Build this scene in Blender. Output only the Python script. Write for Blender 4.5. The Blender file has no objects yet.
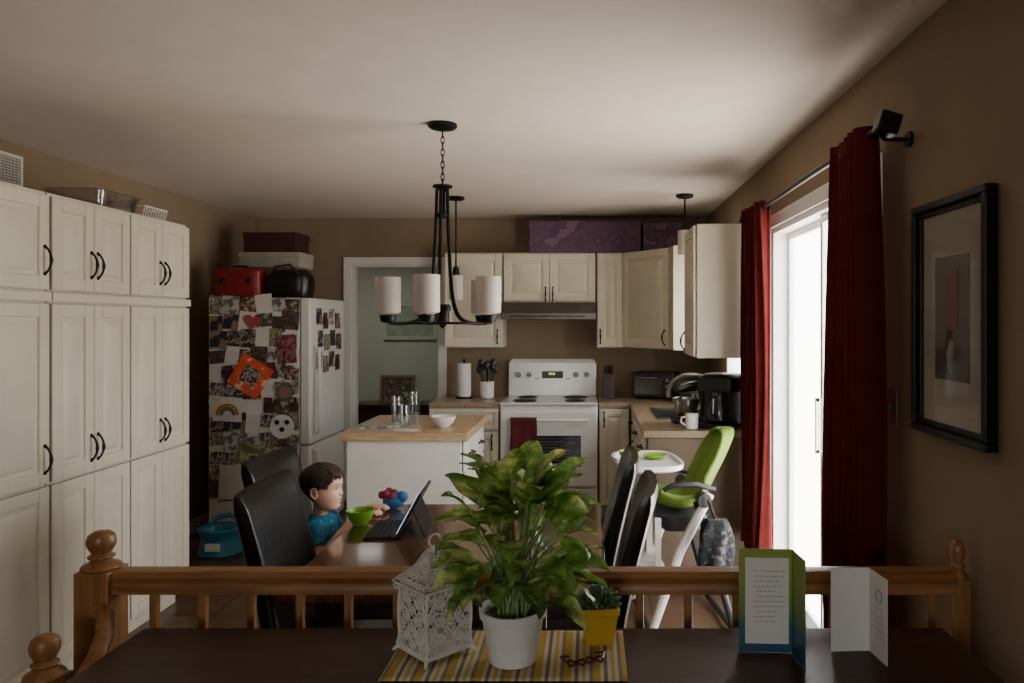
import bpy, math, random
from mathutils import Matrix, Vector, Euler, noise
random.seed(7)
pi=math.pi
COL=bpy.context.scene.collection

# ---------------------------------------------------------------- materials
def lin(c):
    return tuple(((v/255)/12.92 if v/255<=0.04045 else ((v/255+0.055)/1.055)**2.4) for v in c)
def newmat(name):
    m=bpy.data.materials.new(name); m.use_nodes=True
    nt=m.node_tree; b=nt.nodes['Principled BSDF']
    return m,nt,b
def M(name,rgb,rough=.5,metal=0,var=.08,scale=6,bump=0,bscale=60,coat=0,emit=None,es=0,stretch=(1,1,1),trans=0,rgb2=None,spec=None):
    m,nt,b=newmat(name); N=nt.nodes; L=nt.links
    c=lin(rgb)
    c1=tuple(max(0,v*(1-var)) for v in c); c2=tuple(min(1,v*(1+var)) for v in c)
    if rgb2: c1=c; c2=lin(rgb2)
    tc=N.new('ShaderNodeTexCoord'); mp=N.new('ShaderNodeMapping'); mp.inputs['Scale'].default_value=stretch
    L.new(tc.outputs['Object'],mp.inputs[0])
    n=N.new('ShaderNodeTexNoise'); n.inputs['Scale'].default_value=scale; n.inputs['Detail'].default_value=5
    L.new(mp.outputs[0],n.inputs['Vector'])
    r=N.new('ShaderNodeValToRGB'); r.color_ramp.elements[0].position=.35; r.color_ramp.elements[1].position=.65
    r.color_ramp.elements[0].color=(*c1,1); r.color_ramp.elements[1].color=(*c2,1)
    L.new(n.outputs['Fac'],r.inputs[0]); L.new(r.outputs[0],b.inputs['Base Color'])
    b.inputs['Roughness'].default_value=rough; b.inputs['Metallic'].default_value=metal
    if spec is not None: b.inputs['Specular IOR Level'].default_value=spec
    if coat: b.inputs['Coat Weight'].default_value=coat; b.inputs['Coat Roughness'].default_value=.15
    if bump:
        n2=N.new('ShaderNodeTexNoise'); n2.inputs['Scale'].default_value=bscale; n2.inputs['Detail'].default_value=3
        L.new(mp.outputs[0],n2.inputs['Vector'])
        bp=N.new('ShaderNodeBump'); bp.inputs['Strength'].default_value=bump; bp.inputs['Distance'].default_value=.01
        L.new(n2.outputs['Fac'],bp.inputs['Height']); L.new(bp.outputs[0],b.inputs['Normal'])
    if emit:
        b.inputs['Emission Color'].default_value=(*lin(emit),1); b.inputs['Emission Strength'].default_value=es
    if trans:
        t=N.new('ShaderNodeBsdfTranslucent'); L.new(r.outputs[0],t.inputs[0])
        mx=N.new('ShaderNodeMixShader'); mx.inputs[0].default_value=trans
        L.new(b.outputs[0],mx.inputs[1]); L.new(t.outputs[0],mx.inputs[2])
        L.new(mx.outputs[0],N['Material Output'].inputs[0])
    return m
def wood(name,a,bc,rough=.35,scale=3,axis=(1,12,12),coat=.2,planks=None,spec=None,crough=.2):
    m,nt,b=newmat(name); N=nt.nodes; L=nt.links
    tc=N.new('ShaderNodeTexCoord'); mp=N.new('ShaderNodeMapping'); mp.inputs['Scale'].default_value=axis
    L.new(tc.outputs['Object'],mp.inputs[0])
    n=N.new('ShaderNodeTexNoise'); n.inputs['Scale'].default_value=scale; n.inputs['Detail'].default_value=8; n.inputs['Distortion'].default_value=.6
    L.new(mp.outputs[0],n.inputs['Vector'])
    r=N.new('ShaderNodeValToRGB'); r.color_ramp.elements[0].position=.3; r.color_ramp.elements[1].position=.7
    r.color_ramp.elements[0].color=(*lin(a),1); r.color_ramp.elements[1].color=(*lin(bc),1)
    L.new(n.outputs['Fac'],r.inputs[0])
    out=r.outputs[0]
    if planks:
        br=N.new('ShaderNodeTexBrick'); br.inputs['Scale'].default_value=1
        br.inputs['Brick Width'].default_value=planks[0]; br.inputs['Row Height'].default_value=planks[1]
        br.inputs['Mortar Size'].default_value=planks[2]
        br.inputs['Color1'].default_value=(1,1,1,1); br.inputs['Color2'].default_value=(.6,.6,.6,1); br.inputs['Mortar'].default_value=(.25,.25,.25,1)
        mp2=N.new('ShaderNodeMapping')
        if len(planks)>3: mp2.inputs['Rotation'].default_value=(0,0,planks[3])
        L.new(tc.outputs['Object'],mp2.inputs[0]); L.new(mp2.outputs[0],br.inputs['Vector'])
        mx=N.new('ShaderNodeMix'); mx.data_type='RGBA'; mx.blend_type='MULTIPLY'; mx.inputs[0].default_value=1
        L.new(out,mx.inputs[6]); L.new(br.outputs['Color'],mx.inputs[7]); out=mx.outputs[2]
    L.new(out,b.inputs['Base Color'])
    b.inputs['Roughness'].default_value=rough; b.inputs['Coat Weight'].default_value=coat; b.inputs['Coat Roughness'].default_value=crough
    if spec is not None: b.inputs['Specular IOR Level'].default_value=spec
    return m
def ramp_mat(name,cols,mode='voronoi',scale=10,rough=.6,offset=0,axis=0):
    m,nt,b=newmat(name); N=nt.nodes; L=nt.links
    tc=N.new('ShaderNodeTexCoord'); mp=N.new('ShaderNodeMapping'); mp.inputs['Location'].default_value=(offset,offset*.7,offset*.3)
    L.new(tc.outputs['Object'],mp.inputs[0])
    r=N.new('ShaderNodeValToRGB'); r.color_ramp.interpolation='CONSTANT'
    while len(r.color_ramp.elements)<len(cols): r.color_ramp.elements.new(.5)
    for i,c in enumerate(cols):
        r.color_ramp.elements[i].position=i/len(cols); r.color_ramp.elements[i].color=(*lin(c),1)
    if mode=='voronoi':
        v=N.new('ShaderNodeTexVoronoi'); v.inputs['Scale'].default_value=scale
        L.new(mp.outputs[0],v.inputs['Vector'])
        s=N.new('ShaderNodeSeparateColor'); L.new(v.outputs['Color'],s.inputs[0]); L.new(s.outputs[0],r.inputs[0])
    elif mode=='noise':
        v=N.new('ShaderNodeTexNoise'); v.inputs['Scale'].default_value=scale
        L.new(mp.outputs[0],v.inputs['Vector'])
        ma=N.new('ShaderNodeMapRange'); ma.inputs[1].default_value=.3; ma.inputs[2].default_value=.7
        L.new(v.outputs['Fac'],ma.inputs[0]); L.new(ma.outputs[0],r.inputs[0])
    elif mode=='stripes':
        s=N.new('ShaderNodeSeparateXYZ'); L.new(mp.outputs[0],s.inputs[0])
        mu=N.new('ShaderNodeMath'); mu.operation='MULTIPLY'; mu.inputs[1].default_value=scale; L.new(s.outputs[axis],mu.inputs[0])
        fr=N.new('ShaderNodeMath'); fr.operation='FRACT'; L.new(mu.outputs[0],fr.inputs[0]); L.new(fr.outputs[0],r.inputs[0])
    elif mode=='rings':
        ln=N.new('ShaderNodeVectorMath'); ln.operation='LENGTH'; L.new(mp.outputs[0],ln.inputs[0])
        mu=N.new('ShaderNodeMath'); mu.operation='MULTIPLY'; mu.inputs[1].default_value=scale; L.new(ln.outputs['Value'],mu.inputs[0]); L.new(mu.outputs[0],r.inputs[0])
    elif mode=='grad':
        r.color_ramp.interpolation='LINEAR'
        s=N.new('ShaderNodeSeparateXYZ'); L.new(mp.outputs[0],s.inputs[0])
        mu=N.new('ShaderNodeMath'); mu.operation='MULTIPLY'; mu.inputs[1].default_value=scale; L.new(s.outputs[axis],mu.inputs[0]); L.new(mu.outputs[0],r.inputs[0])
    L.new(r.outputs[0],b.inputs['Base Color']); b.inputs['Roughness'].default_value=rough
    return m
def glassmat(name,tint=(1,1,1),gloss=.08):
    m=bpy.data.materials.new(name); m.use_nodes=True; nt=m.node_tree; N=nt.nodes; L=nt.links
    N.remove(N['Principled BSDF'])
    t=N.new('ShaderNodeBsdfTransparent'); t.inputs[0].default_value=(*tint,1)
    g=N.new('ShaderNodeBsdfGlossy'); g.inputs['Roughness'].default_value=.03
    mx=N.new('ShaderNodeMixShader'); mx.inputs[0].default_value=gloss
    L.new(t.outputs[0],mx.inputs[1]); L.new(g.outputs[0],mx.inputs[2]); L.new(mx.outputs[0],N['Material Output'].inputs[0])
    return m

# ---------------------------------------------------------------- mesh builder
class G:
    def __init__(s): s.v=[]; s.f=[]; s.mi=[]; s.m=0
    def add(s,vs,fs):
        o=len(s.v); s.v+= [tuple(v) for v in vs]
        for f in fs: s.f.append([i+o for i in f]); s.mi.append(s.m)
        return s
    def box(s,c,d,rot=None):
        hx,hy,hz=d[0]/2,d[1]/2,d[2]/2
        vs=[Vector((x,y,z)) for z in(-hz,hz) for y in(-hy,hy) for x in(-hx,hx)]
        if rot is not None:
            R=Euler(rot).to_matrix() if not isinstance(rot,Matrix) else rot
            vs=[R@v for v in vs]
        vs=[v+Vector(c) for v in vs]
        return s.add(vs,[(0,2,3,1),(4,5,7,6),(0,1,5,4),(2,6,7,3),(0,4,6,2),(1,3,7,5)])
    def bb(s,x0,x1,y0,y1,z0,z1): return s.box(((x0+x1)/2,(y0+y1)/2,(z0+z1)/2),(x1-x0,y1-y0,z1-z0))
    def loft(s,rings,cap=True):
        n=len(rings[0]); vs=[p for r in rings for p in r]; fs=[]
        for i in range(len(rings)-1):
            for j in range(n):
                a=i*n+j; b=i*n+(j+1)%n
                fs.append((a,b,b+n,a+n))
        if cap:
            fs.append(tuple(range(n-1,-1,-1))); k=(len(rings)-1)*n; fs.append(tuple(range(k,k+n)))
        return s.add(vs,fs)
    def tube(s,pts,r,n=10,cap=True):
        pts=[Vector(p) for p in pts]
        if not isinstance(r,(list,tuple)): r=[r]*len(pts)
        rings=[]; up=None
        for i,p in enumerate(pts):
            t=(pts[min(i+1,len(pts)-1)]-pts[max(i-1,0)]).normalized()
            if up is None:
                up=Vector((0,0,1)) if abs(t.z)<.9 else Vector((1,0,0))
            a=(up-t*up.dot(t)).normalized(); b=t.cross(a); up=a
            rings.append([p+(a*math.cos(2*pi*k/n)+b*math.sin(2*pi*k/n))*r[i] for k in range(n)])
        return s.loft(rings,cap)
    def cyl(s,p0,p1,r0,r1=None,n=20): return s.tube([p0,p1],[r0,r0 if r1 is None else r1],n)
    def lathe(s,prof,c=(0,0,0),n=28,cap=True):
        rings=[[(c[0]+r*math.cos(2*pi*k/n),c[1]+r*math.sin(2*pi*k/n),c[2]+z) for k in range(n)] for r,z in prof]
        return s.loft(rings,cap)
    def sph(s,c,r,u=18,v=12,rot=None):
        if not isinstance(r,(list,tuple)): r=(r,r,r)
        R=Euler(rot).to_matrix() if rot else Matrix.Identity(3)
        rings=[]
        for i in range(v+1):
            t=pi*(i+.02 if i==0 else (i-.02 if i==v else i))/v
            rings.append([R@Vector((r[0]*math.sin(t)*math.cos(2*pi*j/u),r[1]*math.sin(t)*math.sin(2*pi*j/u),-r[2]*math.cos(t)))+Vector(c) for j in range(u)])
        return s.loft(rings)
    def torus(s,c,R,r,axis='z',n=24,m=8):
        vs=[]
        for i in range(n):
            a=2*pi*i/n
            for j in range(m):
                b=2*pi*j/m; x=(R+r*math.cos(b))*math.cos(a); y=(R+r*math.cos(b))*math.sin(a); z=r*math.sin(b)
                p={'z':(x,y,z),'y':(x,z,y),'x':(z,x,y)}[axis]
                vs.append((p[0]+c[0],p[1]+c[1],p[2]+c[2]))
        fs=[(i*m+j,((i+1)%n)*m+j,((i+1)%n)*m+(j+1)%m,i*m+(j+1)%m) for i in range(n) for j in range(m)]
        return s.add(vs,fs)
    def grid(s,fn,nu,nv):
        vs=[fn(i/nu,j/nv) for i in range(nu+1) for j in range(nv+1)]
        fs=[(i*(nv+1)+j,(i+1)*(nv+1)+j,(i+1)*(nv+1)+j+1,i*(nv+1)+j+1) for i in range(nu) for j in range(nv)]
        return s.add(vs,fs)
def sring(cx,cy,z,a,b,p=4,n=24):
    out=[]
    for k in range(n):
        t=2*pi*k/n; c=math.cos(t); q=math.sin(t)
        out.append((cx+a*math.copysign(abs(c)**(2/p),c),cy+b*math.copysign(abs(q)**(2/p),q),z))
    return out
import bmesh
def mk(name,g,mats,parent=None,loc=(0,0,0),rot=(0,0,0),bevel=0,smooth=35,label=None,cat=None,group=None,kind=None,solid=0,subd=0,bseg=2):
    me=bpy.data.meshes.new(name); me.from_pydata(g.v,[],g.f); 
    if not isinstance(mats,(list,tuple)): mats=[mats]
    for m in mats: me.materials.append(m)
    if max(g.mi or [0])>0: me.polygons.foreach_set('material_index',g.mi)
    me.update()
    bm=bmesh.new(); bm.from_mesh(me)
    lo=[v for v in bm.verts if not v.link_faces]
    if lo: bmesh.ops.delete(bm,geom=lo,context='VERTS')
    bmesh.ops.recalc_face_normals(bm,faces=bm.faces); bm.to_mesh(me); bm.free()
    if smooth:
        me.polygons.foreach_set('use_smooth',[True]*len(me.polygons))
        try: me.set_sharp_from_angle(angle=math.radians(smooth))
        except Exception: pass
    o=bpy.data.objects.new(name,me); COL.objects.link(o)
    o.location=loc; o.rotation_euler=rot
    if parent: o.parent=parent
    if bevel:
        b=o.modifiers.new('bevel','BEVEL'); b.width=bevel; b.segments=bseg; b.limit_method='ANGLE'; b.angle_limit=.6
    if solid:
        b=o.modifiers.new('solid','SOLIDIFY'); b.thickness=solid; b.offset=0
    if subd:
        b=o.modifiers.new('sub','SUBSURF'); b.levels=subd; b.render_levels=subd
    if label: o['label']=label
    if cat: o['category']=cat
    if group: o['group']=group
    if kind: o['kind']=kind
    return o
def thing(name,loc,label,cat,rot=(0,0,0),group=None):
    o=bpy.data.objects.new(name,None); COL.objects.link(o); o.empty_display_size=.05
    o.location=loc; o.rotation_euler=rot; o['label']=label; o['category']=cat
    if group: o['group']=group
    return o
def dup(root,loc,rot=None,label=None):
    def rec(o,par):
        n=o.copy(); COL.objects.link(n)
        if par: n.parent=par
        for c in list(o.children): rec(c,n)
        return n
    n=rec(root,None); n.location=loc
    if rot is not None: n.rotation_euler=rot
    if label: n['label']=label
    return n
def bake(o):
    dg=bpy.context.evaluated_depsgraph_get(); dg.update()
    me=bpy.data.meshes.new_from_object(o.evaluated_get(dg))
    o.modifiers.clear(); o.data=me; return o

# ---------------------------------------------------------------- palette
m_wall=M('wall_paint_brown',(134,114,90),.85,var=.03,bump=.08,bscale=120)
m_ceil=M('ceiling_paint',(210,197,184),.9,var=.02,bump=.08,bscale=150)
m_white=M('white_paint',(216,212,204),.45,var=.02)
m_vinyl=M('white_vinyl_frame',(244,243,240),.4,var=.01)
m_cream=M('cream_thermofoil',(208,199,177),.45,var=.03,bump=.03,bscale=40)
m_black=M('black_iron',(22,20,20),.45,metal=.6,var=.15)
m_blackp=M('black_plastic',(18,18,20),.35,var=.1)
m_leather=M('black_leather',(13,9,8),.3,var=.2,scale=20,bump=.10,bscale=40,spec=.42)
m_oak=wood('oak_honey',(112,74,38),(158,108,60),.42,3,(12,12,1.2),coat=.1)
m_oakx=wood('oak_honey_rail',(112,74,38),(158,108,60),.4,3,(1.2,14,14),coat=.1)
m_dark=wood('dark_walnut_top',(40,20,14),(62,32,22),.42,4,(1,16,16),coat=.08,spec=.3)
m_table=wood('plank_table_top',(80,50,32),(130,88,56),.2,4,(14,1.2,12),coat=.9,planks=(1.2,.14,.004,pi/2),crough=.1)
m_tabled=wood('espresso_wood',(34,22,18),(54,34,26),.4,4,(8,8,1))
m_butcher=wood('butcher_block',(160,130,94),(190,162,122),.4,4,(2,18,18),coat=.1)
m_counter=wood('laminate_counter',(136,114,88),(160,138,110),.35,8,(6,6,6),coat=.2)
m_chrome=M('brushed_steel',(150,148,145),.28,metal=1,var=.05)
m_enamel=M('white_enamel',(218,216,210),.22,var=.01,coat=.4)
m_fridge=M('fridge_enamel',(196,193,186),.35,var=.02,bump=.05,bscale=200)
m_ovglass=M('oven_glass',(44,42,42),.12,var=.05,coat=.5)
m_red=M('red_fabric',(84,16,20),.9,var=.15,bump=.3,bscale=150)
m_curt=M('red_curtain_lit',(92,34,32),.95,var=.12,scale=10,bump=.15,bscale=200,trans=.07,spec=.05)  # far curtain of the pair, daylight on it put into a lighter red
m_curt2=M('red_curtain_shaded',(80,26,28),.95,var=.12,scale=10,bump=.15,bscale=200,trans=.05,spec=.05)  # same cloth as the far curtain, its shade put into a darker red
m_glass=glassmat('window_glass',gloss=.04)
m_drink=glassmat('drinking_glass',(.9,.93,.93),.18)
m_frost=M('frosted_shade',(212,204,194),.5,var=.02,trans=.35)
m_lime=M('lime_plastic',(124,164,36),.4,var=.05)
m_limef=M('lime_seat_fabric',(100,124,36),.7,var=.08,bump=.1)
m_pot=M('white_ceramic',(224,221,215),.3,var=.02,coat=.3)
m_soil=M('soil',(45,33,24),.95,var=.3,scale=60,bump=.5,bscale=100)
m_paper=M('white_paper',(212,210,203),.7,var=.02)
m_card=M('brown_cardboard',(110,80,56),.8,var=.08)
m_teal=M('greyed_green_paint',(166,170,154),.85,var=.03)
m,nt,b=newmat('floor_tile'); N=nt.nodes; L=nt.links
tc=N.new('ShaderNodeTexCoord'); br=N.new('ShaderNodeTexBrick'); br.offset=0
br.inputs['Scale'].default_value=1; br.inputs['Brick Width'].default_value=.33; br.inputs['Row Height'].default_value=.33; br.inputs['Mortar Size'].default_value=.006
br.inputs['Color1'].default_value=(*lin((118,88,64)),1); br.inputs['Color2'].default_value=(*lin((96,70,52)),1); br.inputs['Mortar'].default_value=(*lin((60,48,40)),1)
no=N.new('ShaderNodeTexNoise'); no.inputs['Scale'].default_value=9; no.inputs['Detail'].default_value=6
mx=N.new('ShaderNodeMix'); mx.data_type='RGBA'; mx.blend_type='MULTIPLY'; mx.inputs[0].default_value=.55
L.new(tc.outputs['Object'],br.inputs['Vector']); L.new(tc.outputs['Object'],no.inputs['Vector'])
L.new(br.outputs['Color'],mx.inputs[6]); L.new(no.outputs['Color'],mx.inputs[7]); L.new(mx.outputs[2],b.inputs['Base Color']); b.inputs['Roughness'].default_value=.3
m_tile=m

# ---------------------------------------------------------------- structure
def st(name,g,mat,**k):
    k.setdefault('smooth',0)
    return mk(name,g,mat,kind='structure',**k)
def lab(o,l,c): o['label']=l; o['category']=c; return o
YD=2.62
lab(st('floor',G().bb(-4.2,1.12,-2.62,9.2,-.1,0),m_tile),'brown square ceramic tile floor','floor')
lab(st('ceiling',G().bb(-4.2,1.12,-2.62,9.2,2.44,2.54),m_ceil),'smooth painted off-white ceiling','ceiling')
lab(st('wall_left',G().bb(-3.02,-2.9,-2.5,6.5,0,2.44),m_wall),'brown painted wall behind cream cabinets','wall')
g=G(); g.bb(1,1.12,-2.62,YD,0,2.44).bb(1,1.12,YD,4.12,2.05,2.44).bb(1,1.12,4.12,4.8,0,2.44).bb(1,1.12,4.8,5.5,0,1.1).bb(1,1.12,4.8,5.5,2.0,2.44).bb(1,1.12,5.5,6.62,0,2.44)
lab(st('wall_right',g,m_wall),'brown painted wall with patio door opening','wall')
g=G(); g.bb(-3.02,-2.06,6.5,6.62,0,2.44).bb(-2.06,-1.31,6.5,6.62,2.03,2.44).bb(-1.31,1.0,6.5,6.62,0,2.44)
lab(st('wall_back',g,m_wall),'brown painted kitchen wall with doorway','wall')
g=G(); g.bb(-3.02,-1.1,-2.62,-2.5,0,2.44).bb(0.1,1.0,-2.62,-2.5,0,2.44).bb(-1.1,.1,-2.62,-2.5,0,1.05).bb(-1.1,.1,-2.62,-2.5,2.05,2.44)
lab(st('wall_rear',g,m_wall),'brown painted living room wall with window','wall')
lab(st('wall_far',G().bb(-4.2,.1,9.0,9.12,0,2.44),m_teal),'grey-green wall of the room past the doorway','wall')
lab(st('wall_far_left',G().bb(-4.2,-4.08,6.62,9.0,0,2.44),m_teal),'grey-green side wall past the doorway','wall')
lab(st('wall_far_right',G().bb(-.02,.1,6.62,9.0,0,2.44),m_teal),'grey-green side wall past the doorway','wall')
lab(st('wall_far_near',G().bb(-4.2,-3.02,6.5,6.62,0,2.44),m_teal),'grey-green return wall past the doorway','wall')
g=G(); g.bb(-2.13,-2.06,6.475,6.5,0,2.03).bb(-1.31,-1.24,6.475,6.5,0,2.03).bb(-2.13,-1.24,6.475,6.5,2.03,2.1).bb(-2.06,-2.045,6.5,6.62,0,2.03).bb(-1.325,-1.31,6.5,6.62,0,2.03).bb(-2.045,-1.325,6.5,6.62,2.015,2.03)
lab(st('trim_1',g,m_white,bevel=.004),'white painted doorway casing','door frame')
lab(st('baseboard_left',G().bb(-2.9,-2.885,4.14,6.5,0,.1),m_white,bevel=.003),'white painted baseboard','baseboard')
lab(st('baseboard_right',G().bb(.985,1,-2.5,2.5,0,.1),m_white,bevel=.003),'white painted baseboard','baseboard')
g=G(); g.bb(1.0,1.12,YD,YD+.03,0,2.05).bb(1.0,1.12,4.09,4.12,0,2.05).bb(1.0,1.12,YD+.03,4.09,2.02,2.05).bb(1.0,1.12,YD+.03,4.09,0,.03)
g.bb(.985,1.0,YD-.06,YD,0,2.12).bb(.985,1.0,4.12,4.19,0,2.12).bb(.985,1.0,YD,4.12,2.05,2.12)
def panel(x,y0,y1,t=.035):
    g.bb(x-.012,x+.012,y0,y0+t,.03,2.02).bb(x-.012,x+.012,y1-t,y1,.03,2.02).bb(x-.012,x+.012,y0+t,y1-t,1.985,2.02).bb(x-.012,x+.012,y0+t,y1-t,.03,.10)
panel(1.05,YD+.03,3.385); panel(1.09,3.35,4.09)
d=lab(st('door_1',g,m_vinyl,bevel=.004),'white sliding glass patio door','door')
g=G(); g.bb(1.047,1.053,YD+.065,3.35,.10,1.985).bb(1.087,1.093,3.385,4.055,.10,1.985)
mk('door_glass',g,m_glass,parent=d,smooth=0)
mk('handle',G().bb(1.01,1.03,3.357,3.373,.95,1.2).bb(1.01,1.038,3.357,3.373,.95,.97).bb(1.01,1.038,3.357,3.373,1.18,1.2),m_vinyl,parent=d,bevel=.003,smooth=0)
g=G(); g.bb(1.0,1.12,4.8,4.84,1.1,2.0).bb(1.0,1.12,5.46,5.5,1.1,2.0).bb(1.0,1.12,4.84,5.46,1.96,2.0).bb(1.0,1.12,4.84,5.46,1.1,1.14).bb(1.04,1.08,5.13,5.17,1.14,1.96)
w=lab(st('window_1',g,m_vinyl,bevel=.003),'small white framed window above the sink','window')
mk('window_pane',G().bb(1.055,1.06,4.84,5.46,1.14,1.96),m_glass,parent=w,smooth=0)
g=G(); g.bb(-1.1,-1.05,-2.62,-2.5,1.05,2.05).bb(.05,.1,-2.62,-2.5,1.05,2.05).bb(-1.05,.05,-2.62,-2.5,2.0,2.05).bb(-1.05,.05,-2.62,-2.5,1.05,1.1)
w=lab(st('window_2',g,m_white,bevel=.003),'unseen white framed living room window, sized for fill light','window')  # out of view behind the camera, opening sized for light on the foreground
mk('window_pane',G().bb(-1.05,.05,-2.56,-2.555,1.1,2.0),m_glass,parent=w,smooth=0)

# ---------------------------------------------------------------- cabinets
def doorgeo(g,x0,x1,z0,z1,t=.02,fr=.055):
    g.bb(x0,x1,-t*.55,0,z0,z1)
    g.bb(x0,x0+fr,-t,0,z0,z1).bb(x1-fr,x1,-t,0,z0,z1).bb(x0+fr,x1-fr,-t,0,z0,z0+fr).bb(x0+fr,x1-fr,-t,0,z1-fr,z1)
    i=fr+.014
    if x1-x0>2*i+.02 and z1-z0>2*i+.02:
        a,b_,c,d_=x0+i,x1-i,z0+i,z1-i; e=.02
        g.loft([[(a,-t*.5,c),(b_,-t*.5,c),(b_,-t*.5,d_),(a,-t*.5,d_)],[(a+e,-t*1.0,c+e),(b_-e,-t*1.0,c+e),(b_-e,-t*1.0,d_-e),(a+e,-t*1.0,d_-e)]])
    return g
def pull(parent,x,z,h=.11,horiz=False):
    pts=[];R=[]
    for i in range(13):
        t=i/12; a=(t-.5)*h; y=-.02-.028*math.sin(pi*t)**.6
        pts.append((x+a,y,z) if horiz else (x,y,z+a)); R.append(.0045+.003*math.exp(-((t-.5)/.12)**2)+.003*(t<.05 or t>.95))
    g=G().tube(pts,R,8)
    for sgn in(-1,1):
        a=sgn*h*.5
        g.sph((x+a,-.021,z) if horiz else (x,-.021,z+a),.008,8,6)
    return mk('handle',g,m_black,parent=parent)
def cabinet(name,loc,rz,w,d,z0,z1,doors,label,toe=True,drawers=(),bands=(),mat=None,bodytop=None):
    mat=mat or m_cream
    root=thing(name,loc,label,'cabinet',rot=(0,0,rz))
    g=G()
    zb=z0+(.1 if toe else 0)
    g.bb(-w/2+.001,w/2-.001,0.002,d,zb,bodytop or z1)
    if bodytop: g.bb(-w/2+.001,w/2-.001,0.002,.02,bodytop,z1)
    if toe: g.bb(-w/2+.001,w/2-.001,.06,d,z0,zb)
    for b0,b1 in bands: g.bb(-w/2+.001,w/2-.001,-.026,.0,b0,b1)
    mk('body',g,mat,parent=root,bevel=.002,smooth=0)
    for x0,x1,a,b_,h in doors:
        D=mk('door',doorgeo(G(),x0+.002,x1-.002,a,b_),mat,parent=root,bevel=.0035)
        if h: pull(D,h[0],h[1])
    for x0,x1,a,b_ in drawers:
        D=mk('drawer',doorgeo(G(),x0+.002,x1-.002,a,b_,fr=.03),mat,parent=root,bevel=.0035)
        pull(D,(x0+x1)/2,(a+b_)/2,.1,True)
    return root
def tall(yc,w,pair,label):
    rows=[(1.672,2.055,1.79),(.885,1.615,.985),(.11,.872,None)]
    doors=[]
    for a,b_,hz in rows:
        if pair:
            doors.append((-w/2+.004,0,a,b_,(-.022,hz) if hz else None)); doors.append((0,w/2-.004,a,b_,(.022,hz) if hz else None))
        else: doors.append((-w/2+.004,w/2-.004,a,b_,(w/2-.035,hz) if hz else None))
    cabinet('pantry_cabinet',(-2.22,yc,0),pi/2,w,.675,0,2.07,doors,label,bands=((1.625,1.662),))
tall(3.86,.53,True,'tall cream pantry cabinet with paired doors and black pulls')
tall(3.33,.53,True,'tall cream pantry cabinet beside another, paired doors')
tall(2.755,.61,False,'tall cream pantry cabinet with wide single doors')
Yu=6.18
cabinet('wall_cabinet',(-.96,Yu,0),0,.48,.315,1.33,2.11,[(-.235,.235,1.34,2.1,(.2,1.42))],'cream wall cabinet next to the doorway',toe=False)
cabinet('wall_cabinet',(-.335,Yu,0),0,.76,.315,1.7,2.11,[(-.375,0,1.71,2.1,(-.03,1.77)),(0,.375,1.71,2.1,(.03,1.77))],'short cream two-door cabinet above the range hood',toe=False)
cabinet('wall_cabinet',(.165,Yu,0),0,.22,.315,1.33,2.11,[(-.105,.105,1.34,2.1,(-.08,1.42))],'narrow cream wall cabinet beside the range hood',toe=False)
root=thing('corner_cabinet',(.28,Yu,0),'cream diagonal corner wall cabinet with one door','cabinet')
p0=Vector((.28,6.18)); p1=Vector((.62,5.72))
poly=[(0,0),(.34,-.46),(.34,-.60),(.715,-.60),(.715,.315),(0,.315)]
mk('body',G().loft([[(x,y,1.33) for x,y in poly],[(x,y,2.11) for x,y in poly]]),m_cream,parent=root,bevel=.002,smooth=0)
ln=(p1-p0).length; ang=math.atan2(-.46,.34)
dd=mk('door',doorgeo(G(),.01,ln-.01,1.34,2.1),m_cream,parent=root,rot=(0,0,ang),bevel=.0035,loc=(-.003,-.003,0))
pull(dd,ln-.05,1.42)
cabinet('wall_cabinet',(.62,4.565,0),-pi/2,.43,.375,1.33,2.11,[(-.21,.21,1.34,2.1,(-.17,1.42))],'cream wall cabinet with plain end panel beside curtain',toe=False)
cabinet('base_cabinet',(-.985,5.87,0),0,.55,.62,0,.87,[(-.27,.27,.11,.68,(.22,.6))],'cream base cabinet next to the white stove',drawers=[(-.27,.27,.7,.86)])
cabinet('base_cabinet',(.19,5.87,0),0,.24,.62,0,.87,[(-.115,.115,.11,.86,(-.08,.78))],'narrow cream base cabinet beside the stove')
cabinet('base_cabinet',(.34,4.575,0),-pi/2,.43,.655,0,.87,[(-.21,.21,.11,.68,(.17,.6))],'cream base cabinet at the end of the counter',drawers=[(-.21,.21,.7,.86)])
cabinet('base_cabinet',(.34,5.145,0),-pi/2,.70,.655,0,.87,[(-.346,0,.11,.68,(-.03,.6)),(0,.346,.11,.68,(.03,.6))],'cream base cabinet under the sink counter',drawers=[(-.346,.346,.7,.86)],bodytop=.74)
cabinet('base_cabinet',(.34,5.67,0),-pi/2,.34,.655,0,.87,[(-.165,.165,.11,.68,(.1,.6))],'cream base cabinet between sink and corner',drawers=[(-.165,.165,.7,.86)])
mk('end_panel',G().bb(.335,.998,4.335,4.353,0,.868),M('shaded_beige_panel',(104,86,68),.6,var=.06),smooth=0,bevel=.002,label='end panel coloured as beige in shade, closing the sink counter run',cat='panel')  # beige cabinet end, the shadow on it put into the taupe colour
mk('worktop',G().bb(-1.26,-.705,5.85,6.495,.872,.91),m_counter,bevel=.006,label='beige laminate worktop next to the stove',cat='countertop',smooth=0)
g=G()
g.bb(.07,1.0,5.85,6.495,.872,.91).bb(.31,1.0,5.45,5.85,.872,.91).bb(.31,.45,4.85,5.45,.872,.91).bb(.85,1.0,4.85,5.45,.872,.91).bb(.31,1.0,4.33,4.85,.872,.91)
mk('worktop',g,m_counter,smooth=0,label='beige laminate corner worktop with sink cut-out',cat='countertop')
root=thing('sink',(.65,5.15,.911),'stainless steel drop-in kitchen sink','sink')
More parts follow.
